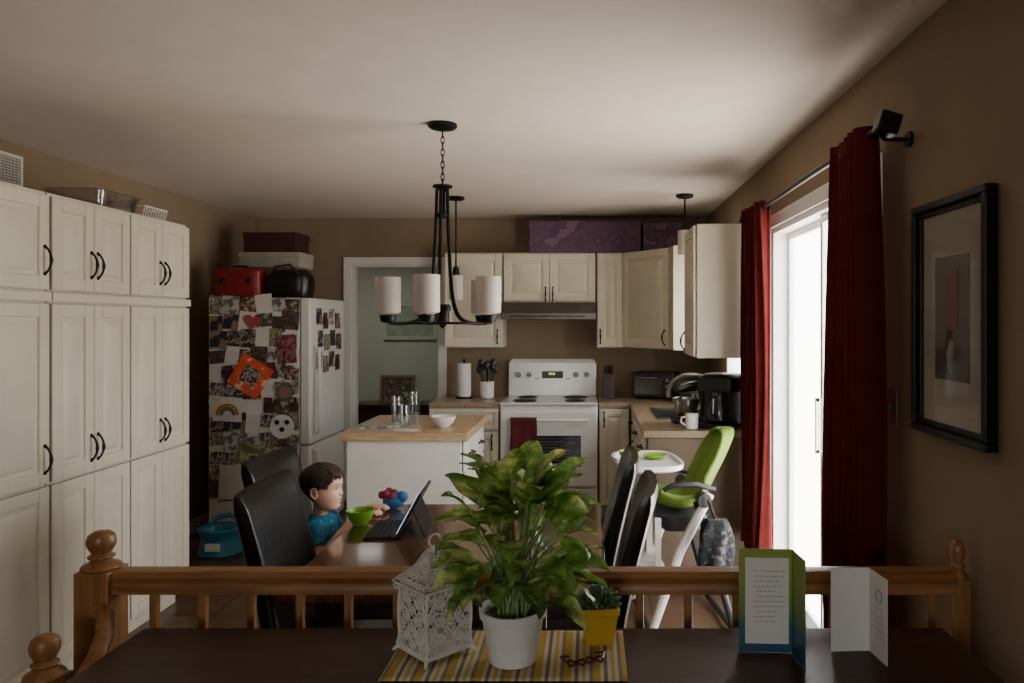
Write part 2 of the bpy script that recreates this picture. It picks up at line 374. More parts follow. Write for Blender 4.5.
g=G(); g.bb(-.215,.215,-.315,-.28,0,.008).bb(-.215,.215,.28,.315,0,.008).bb(-.215,-.19,-.28,.28,0,.008).bb(.19,.215,-.28,.28,0,.008)
g.bb(-.19,-.185,-.28,.28,-.15,0).bb(.185,.19,-.28,.28,-.15,0).bb(-.19,.19,-.28,-.275,-.15,0).bb(-.19,.19,.275,.28,-.15,0).bb(-.19,.19,-.28,.28,-.155,-.15)
mk('basin',g,m_chrome,parent=root,smooth=0,bevel=.003)
g=G(); g.cyl((.20,.1,.005),(.20,.1,.05),.024)
g.tube([(.20,.1,.05)]+[(.20-.15+.15*math.cos(a),.1,.14+.12*math.sin(a)) for a in [i*pi/10 for i in range(0,11)]]+[(-.10,.1,.10)],.014,10)
g.cyl((.20,.14,.03),(.22,.2,.10),.010)
mk('faucet',g,m_chrome,parent=root)
# ---------------------------------------------------------------- stove
root=thing('stove',(-.32,5.83,0),'white freestanding electric range with rear control panel','stove')
g=G(); g.bb(-.38,.38,0.02,.65,.06,.895); g.bb(-.37,.37,.04,.64,0,.06)
mk('body',g,m_enamel,parent=root,bevel=.006,smooth=0)
mk('cooktop',G().bb(-.382,.382,-.01,.6,.895,.912),m_enamel,parent=root,bevel=.006,smooth=0)
for x,y,r in((-.2,.14,.09),(.2,.14,.075),(-.2,.43,.075),(.2,.43,.09)):
    g=G().torus((x,y,.915),r,.006,n=28,m=6)
    for k in range(1,4): g.torus((x,y,.918),r*k/4,.006,n=24,m=6)
    mk('burner',g,m_blackp,parent=root)
g=G().loft([[(-.375,.56,.91),(.375,.56,.91),(.375,.65,.91),(-.375,.65,.91)],[(-.375,.58,1.19),(.375,.58,1.19),(.375,.65,1.19),(-.375,.65,1.19)],[(-.35,.60,1.225),(.35,.60,1.225),(.35,.65,1.225),(-.35,.65,1.225)]])
cp=mk('control_panel',g,m_enamel,parent=root,bevel=.008,smooth=0)
for x in(-.29,-.2,.2,.29):
    mk('knob',G().cyl((x,.575,1.09),(x,.545,1.088),.024,.02).bb(x-.004,x+.004,.535,.55,1.07,1.106),m_chrome,parent=cp)
mk('clock_display',G().bb(-.09,.09,.564,.573,1.06,1.12),M('display_panel',(50,50,48),.3),parent=cp,smooth=0)
mk('clock_digits',G().bb(-.03,-.018,.562,.565,1.09,1.108).bb(-.012,.0,.562,.565,1.09,1.108).bb(.008,.02,.562,.565,1.09,1.108),M('amber_digits',(60,60,30),.2,emit=(210,220,90),es=1.5),parent=cp,smooth=0)
for x in(-.12,.12,-.14,.14): mk('button',G().bb(x-.008,x+.008,.566,.574,1.05,1.065),m_chrome,parent=cp,smooth=0)
D=mk('oven_door',G().bb(-.375,.375,-.02,.02,.26,.85),m_enamel,parent=root,bevel=.01,smooth=0)
mk('window',G().bb(-.25,.25,-.024,-.018,.42,.66),m_ovglass,parent=D,bevel=.004,smooth=0)
g=G()
for i in range(9): g.cyl((-.24,-.0255,.445+i*.024),(.24,-.0255,.445+i*.024),.0013,n=6)
mk('oven_rack_lines',g,m_chrome,parent=D)
mk('handle',G().tube([(-.3,-.02,.78),(-.3,-.06,.785),(-.27,-.07,.785),(.27,-.07,.785),(.3,-.06,.785),(.3,-.02,.78)],.012,10),m_enamel,parent=D)
D=mk('drawer',G().bb(-.375,.375,-.015,.02,.07,.245).bb(-.2,.2,-.035,-.01,.2,.22),m_enamel,parent=root,bevel=.006,smooth=0)
g=G()
g.grid(lambda u,v:(-.29+.2*u+.005*math.sin(v*5),-.087-.006*math.sin(u*14)*v,.80-.27*v),16,12)
g.grid(lambda u,v:(-.29+.2*u,-.055,.80-.14*v),8,6)
g.grid(lambda u,v:(-.29+.2*u,-.071-.016*math.cos(v*pi),.80+.006*math.sin(v*pi)),8,6)
mk('dish_towel',g,m_red,loc=(-.32,5.83,0),solid=.004,label='dark red dish towel hanging on oven handle',cat='towel')
root=thing('range_hood',(-.335,6.0,1.56),'stainless under-cabinet range hood above the stove','range hood')
g=G().loft([[(-.38,-.02,0),(.38,-.02,0),(.38,.49,0),(-.38,.49,0)],[(-.38,-.02,.05),(.38,-.02,.05),(.38,.49,.05),(-.38,.49,.05)],[(-.38,.05,.135),(.38,.05,.135),(.38,.49,.135),(-.38,.49,.135)]])
mk('body',g,M('hood_steel',(110,106,102),.4,metal=.9),parent=root,bevel=.004,smooth=0)
mk('vent_slots',G().bb(-.3,.3,-.024,-.018,.02,.032),m_blackp,parent=root,smooth=0)
# counter stuff
root=thing('paper_towel_holder',(-1.04,6.2,.91),'white paper towel roll on an upright holder','paper towel')
mk('base',G().cyl((0,0,0),(0,0,.015),.07).cyl((0,0,.015),(0,0,.31),.007).sph((0,0,.315),.012),m_black,parent=root)
mk('paper_roll',G().lathe([(.018,.017),(.055,.017),(.056,.02),(.056,.285),(.055,.288),(.018,.288)]),m_paper,parent=root)
root=thing('utensil_crock',(-.85,6.2,.91),'white crock full of dark kitchen utensils','utensil holder')
mk('crock',G().lathe([(.045,0),(.055,.01),(.058,.14),(.05,.14),(.048,.02)]),m_pot,parent=root)
for i in range(8):
    a=i*.785; x,y=.03*math.cos(a),.03*math.sin(a); tx,ty=.06*math.cos(a),.045*math.sin(a); h=.21+.05*((i*3)%4)/3
    g=G().tube([(x*.5,y*.5,.03),(tx,ty,h)],.006,8); g.sph((tx*1.1,ty*1.1,h+.03),(.024,.008,.036),10,8)
    mk('utensil',g,m_blackp,parent=root)
root=thing('knife_block',(.15,6.2,.91),'dark wooden knife block with black handled knives','knife block')
mk('block',G().loft([[(-.045,-.06,0),(.045,-.06,0),(.045,.07,0),(-.045,.07,0)],[(-.045,-.03,.2),(.045,-.03,.2),(.045,.1,.15),(-.045,.1,.15)]]),m_tabled,parent=root,bevel=.004,smooth=0)
for i in range(5):
    x=-.032+.016*i; g=G().box((x,-.02+.02*(i%2),.235-.01*(i%2)),(.011,.018,.09),rot=(.25,0,0)); mk('knife',g,m_blackp,parent=root,bevel=.003)
root=thing('toaster_oven',(.55,6.2,.91),'black and steel toaster oven in the counter corner','toaster oven',rot=(0,0,-.35))
mk('body',G().bb(-.17,.17,-.12,.13,.015,.22).cyl((-.14,-.09,0),(-.14,-.09,.02),.012).cyl((.14,-.09,0),(.14,-.09,.02),.012).cyl((.14,.1,0),(.14,.1,.02),.012).cyl((-.14,.1,0),(-.14,.1,.02),.012),m_blackp,parent=root,bevel=.008)
mk('glass_door',G().bb(-.155,.08,-.128,-.119,.04,.19),m_ovglass,parent=root,bevel=.003)
mk('handle',G().tube([(-.13,-.125,.175),(-.13,-.15,.178),(.05,-.15,.178),(.05,-.125,.175)],.006,8),m_chrome,parent=root)
for z in(.06,.11,.16): mk('knob',G().cyl((.125,-.12,z),(.125,-.14,z),.014),m_chrome,parent=root)
root=thing('coffee_maker',(.79,4.50,.91),'black drip coffee maker with glass carafe on counter','coffee maker',rot=(0,0,-.5))
mk('body',G().loft([sring(0,0,0,.12,.13,5),sring(0,0,.03,.12,.13,5)]).loft([sring(0,.07,.03,.12,.06,5),sring(0,.07,.24,.12,.06,5)]).loft([sring(0,0,.22,.12,.13,5),sring(0,0,.23,.125,.135,5),sring(0,.005,.30,.12,.125,5),sring(0,.01,.32,.09,.1,4)]),m_blackp,parent=root)
mk('carafe',G().lathe([(.05,.035),(.068,.05),(.07,.11),(.05,.17),(.045,.2),(.05,.215)],c=(0,-.045,0)).tube([(0,-.1,.19),(0,-.15,.18),(0,-.155,.1),(0,-.11,.07)],.008,8),m_ovglass,parent=root)
root=thing('stand_mixer',(.64,4.72,.91),'black stand mixer with steel bowl and rounded head','mixer',rot=(0,0,.2))
mk('base',G().loft([sring(0,0,0,.13,.07,4),sring(0,0,.02,.13,.07,4),sring(0,0,.035,.11,.055,4)]).loft([sring(.09,0,.03,.035,.04,3),sring(.09,0,.12,.03,.035,3),sring(.08,0,.2,.04,.045,3)]),m_blackp,parent=root)
mk('head',G().tube([(.13,0,.22),(.11,0,.235),(.05,0,.25),(-.04,0,.24),(-.10,0,.215),(-.115,0,.205)],[.02,.045,.055,.052,.038,.015],16),m_blackp,parent=root)
mk('bowl',G().lathe([(.03,.036),(.05,.045),(.075,.09),(.08,.15),(.083,.152),(.07,.1)],c=(-.04,0,0)),m_chrome,parent=root)
mk('lift_handle',G().tube([(.1,-.06,.23),(.05,-.075,.26),(-.03,-.075,.26),(-.09,-.05,.24)],.006,8),m_chrome,parent=root)
root=thing('mug',(.60,4.42,.91),'small white mug next to the black appliances','mug')
mk('cup',G().lathe([(.03,0),(.036,.004),(.038,.09),(.034,.09),(.032,.01)]),m_pot,parent=root)
mk('handle',G().tube([(-.036,0,.07),(-.06,0,.068),(-.064,0,.04),(-.036,0,.022)],.005,8),m_pot,parent=root)
root=thing('dish_rack',(.83,5.72,.91),'wire dish rack with a few white plates','dish rack')
g=G()
for i in range(9):
    x=-.13+.0325*i; g.tube([(x,-.1,.1),(x,-.1,.02),(x,.1,.02),(x,.1,.1)],.0025,6)
g.tube([(-.13,-.1,.1),(.13,-.1,.1),(.13,.1,.1),(-.13,.1,.1),(-.13,-.1,.1)],.004,6)
g.bb(-.14,.14,-.11,.11,0,.016)
mk('rack',g,m_chrome,parent=root)
for i in range(4):
    mk('plate',G().lathe([(.01,0),(.05,.002),(.09,.014),(.092,.016),(.05,.006),(.01,.005)],n=24),m_pot,loc=(.76+.0325*i,5.72,1.03),rot=(0,pi/2-.2,0),label='white plate standing in the dish rack',cat='plate',group='plates in the dish rack')
m_pur=ramp_mat('purple_print',[(88,54,84),(94,60,88),(82,50,78),(116,86,108)],'noise',9)
mk('storage_box',G().bb(-.5,.42,6.19,6.47,0,.25).bb(-.505,.425,6.185,6.475,.2,.262),m_pur,loc=(0,0,2.112),bevel=.004,smooth=0,label='long purple printed cardboard box on the cabinets',cat='box')
mk('storage_box',G().bb(-.185,.185,-.13,.14,0,.24).bb(-.19,.19,-.135,.145,.19,.25),m_pur,loc=(.625,6.32,2.112),bevel=.003,smooth=0,label='smaller purple cardboard box above the corner cabinet',cat='box')
# ---------------------------------------------------------------- fridge
root=thing('refrigerator',(-1.96,5.615,0),'white refrigerator covered with photos and drawings','refrigerator')
mk('body',G().bb(-.71,-.075,-.365,.365,.03,1.71).bb(-.69,-.09,-.34,.34,0,.03),m_fridge,parent=root,bevel=.006,smooth=0)
D=mk('door',G().bb(-.07,0,-.365,.365,.68,1.71),m_fridge,parent=root,bevel=.012,smooth=0)
mk('handle',G().tube([(0,-.3,.74),(.04,-.3,.76),(.045,-.3,1.1),(.04,-.3,1.35),(0,-.3,1.37)],.012,8),m_fridge,parent=D)
D=mk('freezer_door',G().bb(-.07,0,-.365,.365,.05,.67),m_fridge,parent=root,bevel=.012,smooth=0)
mk('handle',G().tube([(0,-.3,.35),(.04,-.3,.36),(.045,-.3,.5),(.04,-.3,.62),(0,-.3,.64)],.012,8),m_fridge,parent=D)
pal=[[(50,44,42),(120,100,86),(34,38,50),(150,136,120)],[(150,142,126),(66,80,62),(50,42,38),(110,66,58)],[(50,62,80),(130,122,114),(24,24,28),(92,72,58)],
[(84,34,46),(136,110,108),(46,26,34),(150,140,128)],[(26,26,30),(84,80,78),(160,156,148),(56,48,44)],[(134,124,74),(70,92,52),(150,142,126),(54,70,48)],[(166,160,150),(152,146,136),(172,166,156),(90,90,96)],[(50,82,84),(146,146,138),(110,52,46),(34,46,50)],[(20,22,28),(48,44,48),(98,80,70),(34,30,34)],[(124,92,76),(80,58,50),(160,136,120),(40,36,42)],[(186,182,172),(120,110,104),(60,54,52),(170,150,130)]]
pm=[ramp_mat('printed_photo',p,'noise' if i%3 else 'voronoi',14+4*i,.4,offset=i*1.7) for i,p in enumerate(pal)]
pw=M('drawing_paper',(190,184,172),.7,var=.03)
def paper(xpix,zc,w,h,mat,rz,face='side',depth=0,shape='rect',nm='photo_print',lb='small photo print stuck on the fridge side',cat='photo'):
    g=G()
    if shape=='rect': g.box((0,0,0),(w,.002,h))
    elif shape=='round': g.tube([(0,-.001,0),(0,.001,0)],w/2,20)
    elif shape=='flower':
        n=40; g.loft([[( (w/2)*(.8+.2*math.cos(7*2*pi*k/n))*math.cos(2*pi*k/n),yy,(w/2)*(.8+.2*math.cos(7*2*pi*k/n))*math.sin(2*pi*k/n)) for k in range(n)] for yy in(-.001,.001)])
    elif shape=='heart':
        n=36; r=[]
        for yy in(-.001,.001):
            q=[]
            for k in range(n):
                t=2*pi*k/n; q.append((w/34*16*math.sin(t)**3,yy,w/34*(13*math.cos(t)-5*math.cos(2*t)-2*math.cos(3*t)-math.cos(4*t))))
            r.append(q)
        g.loft(r)
    loc=(xpix,5.2485-depth,zc) if face=='side' else (-1.9575+depth,xpix,zc)
    o=mk(nm,g,mat,loc=loc,smooth=0,label=lb,cat=cat,group='photos and drawings on the fridge')
    o.rotation_euler=(0,rz,0) if face=='side' else (rz,0,pi/2)
    return o
rng=random.Random(3)
cells=[]
for row in range(12):
    z=1.655-row*.118
    x=-2.66
    while x<-2.05:
        w_=rng.choice([.07,.09,.1,.12]); h_=rng.choice([.09,.11,.13])
        cells.append((x+w_/2,z+rng.uniform(-.02,.02),w_,h_)); x+=w_+rng.uniform(-.012,.012)
big=[(-2.37,1.155,.09),(-2.5,.92,.05),(-2.14,.82,.06)]
lbs=['small photo print stuck on the fridge side','colourful snapshot held on the refrigerator side','little paper note on the white fridge side']
for i,(x,zc,w_,h_) in enumerate(cells):
    if any(abs(x-a)<r and abs(zc-c)<r for a,c,r in big): continue
    if rng.random()<.05: continue
    k=rng.randrange(len(pm)+1); m_=pm[k] if k<len(pm) else pw
    if x+w_/2>-2.03: x=-2.03-w_/2-.005
    if x-w_/2<-2.665: x=-2.66+w_/2
    paper(x,zc,w_,h_,m_,rng.uniform(-.14,.14),depth=.0022*(i%5),lb=lbs[i%3])
m_or=ramp_mat('orange_print',[(190,70,38),(190,70,38),(198,84,46),(210,166,140)],'noise',14)
paper(-2.37,1.16,.24,.24,m_or,.55,depth=.014,nm='child_drawing',lb='tilted bright orange child drawing on the fridge',cat='drawing')
paper(-2.37,1.165,.12,.12,pm[7],.55,depth=.018,nm='child_drawing',lb='small collage glued on the orange drawing',cat='drawing')
paper(-2.53,.93,.2,.17,pw,.05,depth=.012,nm='child_drawing',lb='rainbow drawing on white paper on the fridge',cat='drawing')
for k,(rgb_,r0) in enumerate((((170,56,48),.075),((186,136,50),.063),((74,126,64),.051),((54,80,134),.039))):
    g=G().tube([(r0*math.cos(a),0,r0*math.sin(a)) for a in [j*pi/14 for j in range(15)]],.0055,6)
    mk('rainbow_arc',g,M('crayon_colour',rgb_,.7),loc=(-2.53,5.2345,.89),label='painted rainbow arc on the white drawing',cat='drawing',group='arcs of the rainbow drawing')
paper(-2.15,.81,.17,.17,M('plate_paper',(204,200,192),.7),0,depth=.012,shape='round',nm='paper_plate_craft',lb='round white paper plate craft with black spots',cat='craft')
for dx,dz in((-.035,.03),(.035,.03),(0,-.02)):
    paper(-2.15+dx,.81+dz,.035,.04,m_blackp,0,depth=.016,shape='round',nm='paper_spot',lb='black paper spot glued on the paper plate',cat='craft')
paper(-2.13,1.05,.18,.18,ramp_mat('flower_print',[(150,74,80),(116,94,72),(74,88,56),(156,132,116)],'rings',11),0,depth=.012,shape='flower',nm='flower_craft',lb='pink and green paper flower craft',cat='craft')
paper(-2.36,1.54,.13,.13,M('dusty_pink',(140,60,66),.6),.2,depth=.014,shape='heart',nm='paper_heart',lb='dusty pink paper heart on the fridge',cat='craft')
paper(-2.12,1.35,.13,.2,ramp_mat('maroon_print',[(84,28,40),(96,38,48),(130,84,84),(70,24,34)],'noise',18),-.1,depth=.012,nm='child_drawing',lb='maroon painted card on the fridge side',cat='drawing')
paper(-2.33,.62,.26,.12,ramp_mat('green_print',[(78,98,50),(96,114,62),(160,152,120),(64,74,50)],'noise',12),.05,depth=.012,nm='child_drawing',lb='green painted strip of paper on the fridge',cat='drawing')
paper(-2.5,.42,.18,.24,pw,.05,depth=.012,nm='paper_sheet',lb='large white sheet low on the fridge side',cat='paper')
for i in range(12):
    paper(5.42+.13*(i%4)+.03*((i//4)%2),1.58-.16*(i//4)-.03*(i%2),.11,.12,pm[(i*3)%10],.05*(i%3-1),face='door',depth=.0022*(i%2),lb='photo or note stuck on the fridge door')
root=thing('tool_case',(-2.5,5.36,1.712),'bright red hard plastic carrying case on fridge','case')
m_redp=M('red_plastic',(112,14,20),.4,var=.06)
mk('body',G().loft([sring(0,0,0,.165,.07,6),sring(0,0,.19,.165,.07,6),sring(0,0,.205,.15,.06,6)]),m_redp,parent=root,bevel=.003)
mk('handle',G().tube([(-.05,0,.2),(-.045,0,.225),(.045,0,.225),(.05,0,.2)],.009,8),m_blackp,parent=root)
mk('latch',G().bb(-.11,-.08,-.08,-.068,.1,.14),m_blackp,parent=root,bevel=.002); mk('latch',G().bb(.08,.11,-.08,-.068,.1,.14),m_blackp,parent=root,bevel=.002)
root=thing('cooler_bag',(-2.17,5.42,1.713),'soft black zip bag on top of the fridge','bag')
mk('body',G().loft([sring(0,0,.0,.15,.1,4),sring(0,0,.06,.165,.115,4),sring(.01,0,.15,.155,.11,3.5),sring(.01,0,.2,.12,.07,3)]),m_leather,parent=root)
mk('strap',G().tube([(-.12,-.08,.12),(-.06,-.1,.22),(.04,-.1,.235),(.12,-.08,.14)],.009,8),m_blackp,parent=root)
mk('cardboard_box',G().bb(-.2,.2,-.13,.13,0,.24),m_card,loc=(-2.42,5.8,1.712),bevel=.003,smooth=0,label='brown carton at the bottom of the stack on fridge',cat='box')
mk('storage_box',G().bb(-.23,.23,-.14,.14,0,.1).bb(-.235,.235,-.145,.145,.075,.115),M('off_white_box',(150,142,130),.6),loc=(-2.42,5.8,1.953),bevel=.006,smooth=0,label='flat white storage box stacked on a carton',cat='box')
mk('storage_box',G().bb(-.2,.2,-.13,.13,0,.13).bb(-.205,.205,-.135,.135,.1,.15),M('dark_red_card',(50,16,20),.5),loc=(-2.42,5.8,2.069),bevel=.006,smooth=0,label='dark red lidded box at top of the stack',cat='box')
root=thing('training_potty',(-2.46,5.0,0),'blue round plastic child potty with pale sticker','potty')
m_blue=M('blue_plastic',(44,122,146),.4,var=.05)
mk('body',G().loft([sring(0,0,0,.125,.12,2.4,36),sring(0,0,.012,.135,.13,2.4,36),sring(0,0,.05,.13,.125,2.3,36),sring(0,0,.10,.118,.112,2.2,36),sring(0,0,.135,.122,.116,2.2,36),sring(0,0,.16,.14,.134,2.2,36),sring(0,0,.175,.142,.136,2.2,36),sring(0,0,.18,.13,.124,2.2,36),sring(0,0,.165,.10,.095,2.1,36),sring(0,0,.09,.075,.07,2,36)]),m_blue,parent=root)
mk('splash_guard',G().tube([(-.11,.06,.175),(-.07,.10,.21),(0,.118,.225),(.07,.10,.21),(.11,.06,.175)],.016,10),m_blue,parent=root)
mk('sticker',G().box((.01,-.134,.075),(.10,.003,.05),rot=(-.15,0,0)),m_paper,parent=root,bevel=.003)
# ---------------------------------------------------------------- island
root=thing('kitchen_island',(-1.06,4.67,0),'white kitchen island with butcher block top','kitchen island')
mk('body',G().bb(-.33,.325,-.39,.39,.08,.86).bb(-.3,.3,-.36,.36,0,.08),m_white,parent=root,bevel=.004,smooth=0)
mk('countertop',G().bb(-.37,.365,-.41,.41,.86,.91),m_butcher,parent=root,bevel=.006,smooth=0)
for k,(a,b_) in enumerate(((.68,.85),(.5,.67),(.3,.49),(.1,.29))):
    for y0,y1 in((-.38,.0),(.0,.38)):
        D=mk('drawer',doorgeo(G(),y0+.003,y1-.003,a,b_,t=.018,fr=.03),m_white,parent=root,loc=(.326,0,0),rot=(0,0,pi/2),bevel=.003)
        pull(D,(y0+y1)/2,(a+b_)/2,.09,True)
for x,y,h,lb in((-1.19,4.62,.17,'tall clear drinking glass on the island'),(-1.1,4.7,.19,'tall clear drinking glass on the island'),(-1.12,4.52,.13,'short clear tumbler on the wooden island top')):
    mk('drinking_glass',G().lathe([(.028,0),(.032,.004),(.037,h),(.034,h),(.029,.012)],n=20),m_drink,loc=(x,y,.911),label=lb,cat='glass',group='glasses on the island')
mk('bowl',G().lathe([(.035,0),(.04,.008),(.062,.03),(.078,.065),(.074,.066),(.055,.03),(.02,.014)]),m_pot,loc=(-.88,4.5,.911),label='white ceramic bowl on the island top',cat='bowl')
mk('magazine',G().bb(-.11,.11,-.08,.08,0,.008).bb(-.1,.12,-.075,.085,.008,.012),[pm[6]],loc=(-1.27,4.5,.911),rot=(0,0,.3),smooth=0,label='flat stack of papers on the island',cat='paper')
mk('envelope',G().bb(-.07,.07,-.045,.045,0,.003),m_paper,loc=(-1.08,4.36,.911),rot=(0,0,-.3),smooth=0,label='white envelope on the island near the glasses',cat='paper')
# ---------------------------------------------------------------- room past doorway
root=thing('console_table',(-2.0,8.2,0),'dark low wooden console past the doorway','console table')
mk('top',G().bb(-.55,.55,-.2,.2,.62,.66),m_tabled,parent=root,bevel=.004,smooth=0)
mk('body',G().bb(-.52,.52,-.18,.18,.1,.62),m_tabled,parent=root,bevel=.004,smooth=0)
for x in(-.5,.5):
    for y in(-.16,.16): mk('leg',G().cyl((x,y,.1),(x,y,0),.022,.016),m_tabled,parent=root)
root=thing('picture_frame',(-2.1,8.15,.662),'small framed picture leaning on the console','picture frame',rot=(-.15,0,0))
mk('frame',G().bb(-.19,.19,0,.02,0,.03).bb(-.19,.19,0,.02,.27,.3).bb(-.19,-.16,0,.02,.03,.27).bb(.16,.19,0,.02,.03,.27),wood('frame_wood',(90,70,50),(120,96,70)),parent=root,smooth=0)
mk('print',G().bb(-.16,.16,.008,.014,.03,.27),pm[1],parent=root,smooth=0)
root=thing('picture_frame',(-2.15,8.98,1.55),'pale framed print hung on the far wall','picture frame')
mk('frame',G().bb(-.32,.32,-.02,.0,-.22,-.18).bb(-.32,.32,-.02,.0,.18,.22).bb(-.32,-.28,-.02,.0,-.18,.18).bb(.28,.32,-.02,.0,-.18,.18),m_teal,parent=root,smooth=0)
mk('print',G().bb(-.28,.28,-.01,-.002,-.18,.18),M('pale_print',(140,150,130),.6,rgb2=(120,136,118),scale=9),parent=root,smooth=0)

# ---------------------------------------------------------------- dining table
root=thing('dining_table',(-.44,2.73,0),'brown plank-top wooden dining table','dining table')
mk('tabletop',G().bb(-.49,.49,-.53,.53,.71,.75),m_table,parent=root,bevel=.008,smooth=0)
mk('apron',G().bb(-.4,.4,-.44,-.42,.63,.71).bb(-.4,.4,.42,.44,.63,.71).bb(-.4,-.38,-.42,.42,.63,.71).bb(.38,.4,-.42,.42,.63,.71),m_tabled,parent=root,bevel=.003,smooth=0)
for y in(-.36,.36):
    mk('leg',G().bb(-.05,.05,y-.05,y+.05,.06,.63).bb(-.055,.055,y-.07,y+.07,0,.06).bb(-.3,.3,y-.04,y+.04,.62,.68),m_tabled,parent=root,bevel=.008,smooth=0)
def chair(loc,rz,label):
    root=thing('dining_chair',loc,label,'chair',rot=(0,0,rz),group='black leather dining chairs')
    mk('seat',G().loft([sring(0,0,.37,.205,.205,8),sring(0,0,.38,.215,.215,8),sring(0,0,.445,.22,.218,8),sring(0,0,.462,.21,.21,7),sring(0,0,.47,.17,.17,5)]),m_leather,parent=root)
    rings=[]
    for i in range(25):
        t=i/24; z=.36+t*.635
        x=-.215-.015*t-.13*max(0,t-.15)**1.3
        a=.034*(1-.2*t); b_=.222
        if i==23: a*=.85; b_*=.995
        if i==24: a*=.5; b_*=.98
        ring=sring(0,0,z,a,b_,9,36)
        rings.append([(x+px-.022*(1-(py/.222)**2)*t, py, z) for px,py,_ in ring])
    mk('backrest',G().loft(rings),m_leather,parent=root)
    for sx,sy in((.18,.18),(.18,-.18),(-.19,.18),(-.19,-.18)):
        dx=-.04 if sx<0 else .0
        mk('leg',G().loft([[(sx+dx+a*.016,sy+b_*.016,0) for a,b_ in((-1,-1),(1,-1),(1,1),(-1,1))],[(sx+a*.022,sy+b_*.022,.38) for a,b_ in((-1,-1),(1,-1),(1,1),(-1,1))]]),m_tabled,parent=root,bevel=.003,smooth=0)
    return root
c=chair((-.77,2.56,0),0.04,'black leather parsons chair, empty, tucked at the table')
dup(c,(-.98,3.07,0),(0,0,-.02),'black leather parsons chair with the child on it')
dup(c,(-.14,2.58,0),(0,0,pi-.08),'black leather parsons chair, empty, angled slightly out')
dup(c,(-.17,3.1,0),(0,0,pi-.03),'black leather parsons chair beside the high chair')

mk('bowl',G().lathe([(.026,0),(.03,.006),(.046,.03),(.055,.058),(.051,.059),(.04,.028),(.015,.012)]),m_lime,loc=(-.895,2.92,.751),label='small lime green plastic snack bowl',cat='bowl')
root=thing('tablet_computer',(-.71,2.84,.751),'black tablet propped in an open keyboard case','tablet',rot=(0,0,.06))
kb=mk('keyboard',G().bb(-.12,.02,-.12,.12,0,.008),m_blackp,parent=root,bevel=.003,smooth=0)
g=G()
for i in range(5):
    for j in range(11): g.box((-.105+.020*i,-.105+.021*j,.0095),(.015,.016,.003))
mk('keys',g,M('dark_keys',(40,40,44),.5),parent=kb,smooth=0)
sc=mk('screen',G().bb(-.006,.006,-.122,.122,0,.18),m_blackp,parent=root,loc=(.0,0,.006),rot=(0,.5,0),bevel=.004,smooth=0)
mk('display',G().bb(-.0075,-.006,-.112,.112,.01,.17),M('lit_display',(90,110,130),.1,emit=(160,180,205),es=4,rgb2=(150,150,130),scale=14),parent=sc,smooth=0)
mk('kickstand',G().bb(-.003,.003,-.1,.1,0,.13),m_leather,parent=root,loc=(.10,0,.0),rot=(0,-.42,0),smooth=0)
root=thing('plush_toy',(-.83,3.17,.751),'small blue and red knitted plush toy','toy')
mk('body',G().sph((0,0,.035),(.045,.04,.035)).sph((.035,0,.05),(.025,.028,.025)),M('blue_yarn',(44,100,150),.9,bump=.6,bscale=200),parent=root)
g=G()
for i in range(7): g.sph((-.02+.028*math.cos(i*.9),.028*math.sin(i*.9),.055+.006*(i%3)),.017,10,8)
mk('tuft',g,M('red_yarn',(130,32,50),.9,bump=.6,bscale=200),parent=root)

# ---------------------------------------------------------------- boy
def voxel(o,vs,sm=4,fac=.6):
    r=o.modifiers.new('r','REMESH'); r.mode='VOXEL'; r.voxel_size=vs
    if sm:
        s=o.modifiers.new('s','SMOOTH'); s.iterations=sm; s.factor=fac
    bake(o); o.data.polygons.foreach_set('use_smooth',[True]*len(o.data.polygons)); return o
m_skin=M('skin',(232,178,146),.5,var=.03,scale=14)
m_hair=M('dark_brown_hair',(56,38,26),.6,var=.35,scale=40,stretch=(1,1,3))
hx,hz=.014,.368
LV=[(-.096,.040,.022,.012),(-.093,.051,.012,.026),(-.086,.059,.0,.037),(-.073,.063,-.018,.047),(-.053,.065,-.04,.056),(-.03,.066,-.062,.0615),(-.005,.067,-.082,.0655),(.02,.073,-.093,.0695),(.045,.073,-.095,.070),(.065,.065,-.088,.065),(.080,.050,-.073,.053),(.090,.034,-.056,.040),(.096,.016,-.040,.026),(.099,.002,-.028,.012)]
def lv(z):
    z=max(LV[0][0],min(LV[-1][0],z))
    for i in range(len(LV)-1):
        if z<=LV[i+1][0]+1e-9:
            k=(z-LV[i][0])/(LV[i+1][0]-LV[i][0])
            def tan(j,q):
                a=max(j-1,0); b=min(j+1,len(LV)-1); return (LV[b][q]-LV[a][q])/(LV[b][0]-LV[a][0])
            h=LV[i+1][0]-LV[i][0]; out=[]
            for q in(1,2,3):
                out.append((2*k**3-3*k*k+1)*LV[i][q]+(k**3-2*k*k+k)*h*tan(i,q)+(-2*k**3+3*k*k)*LV[i+1][q]+(k**3-k*k)*h*tan(i+1,q))
            return out
def gau(d,s): return math.exp(-(d/s)**2)
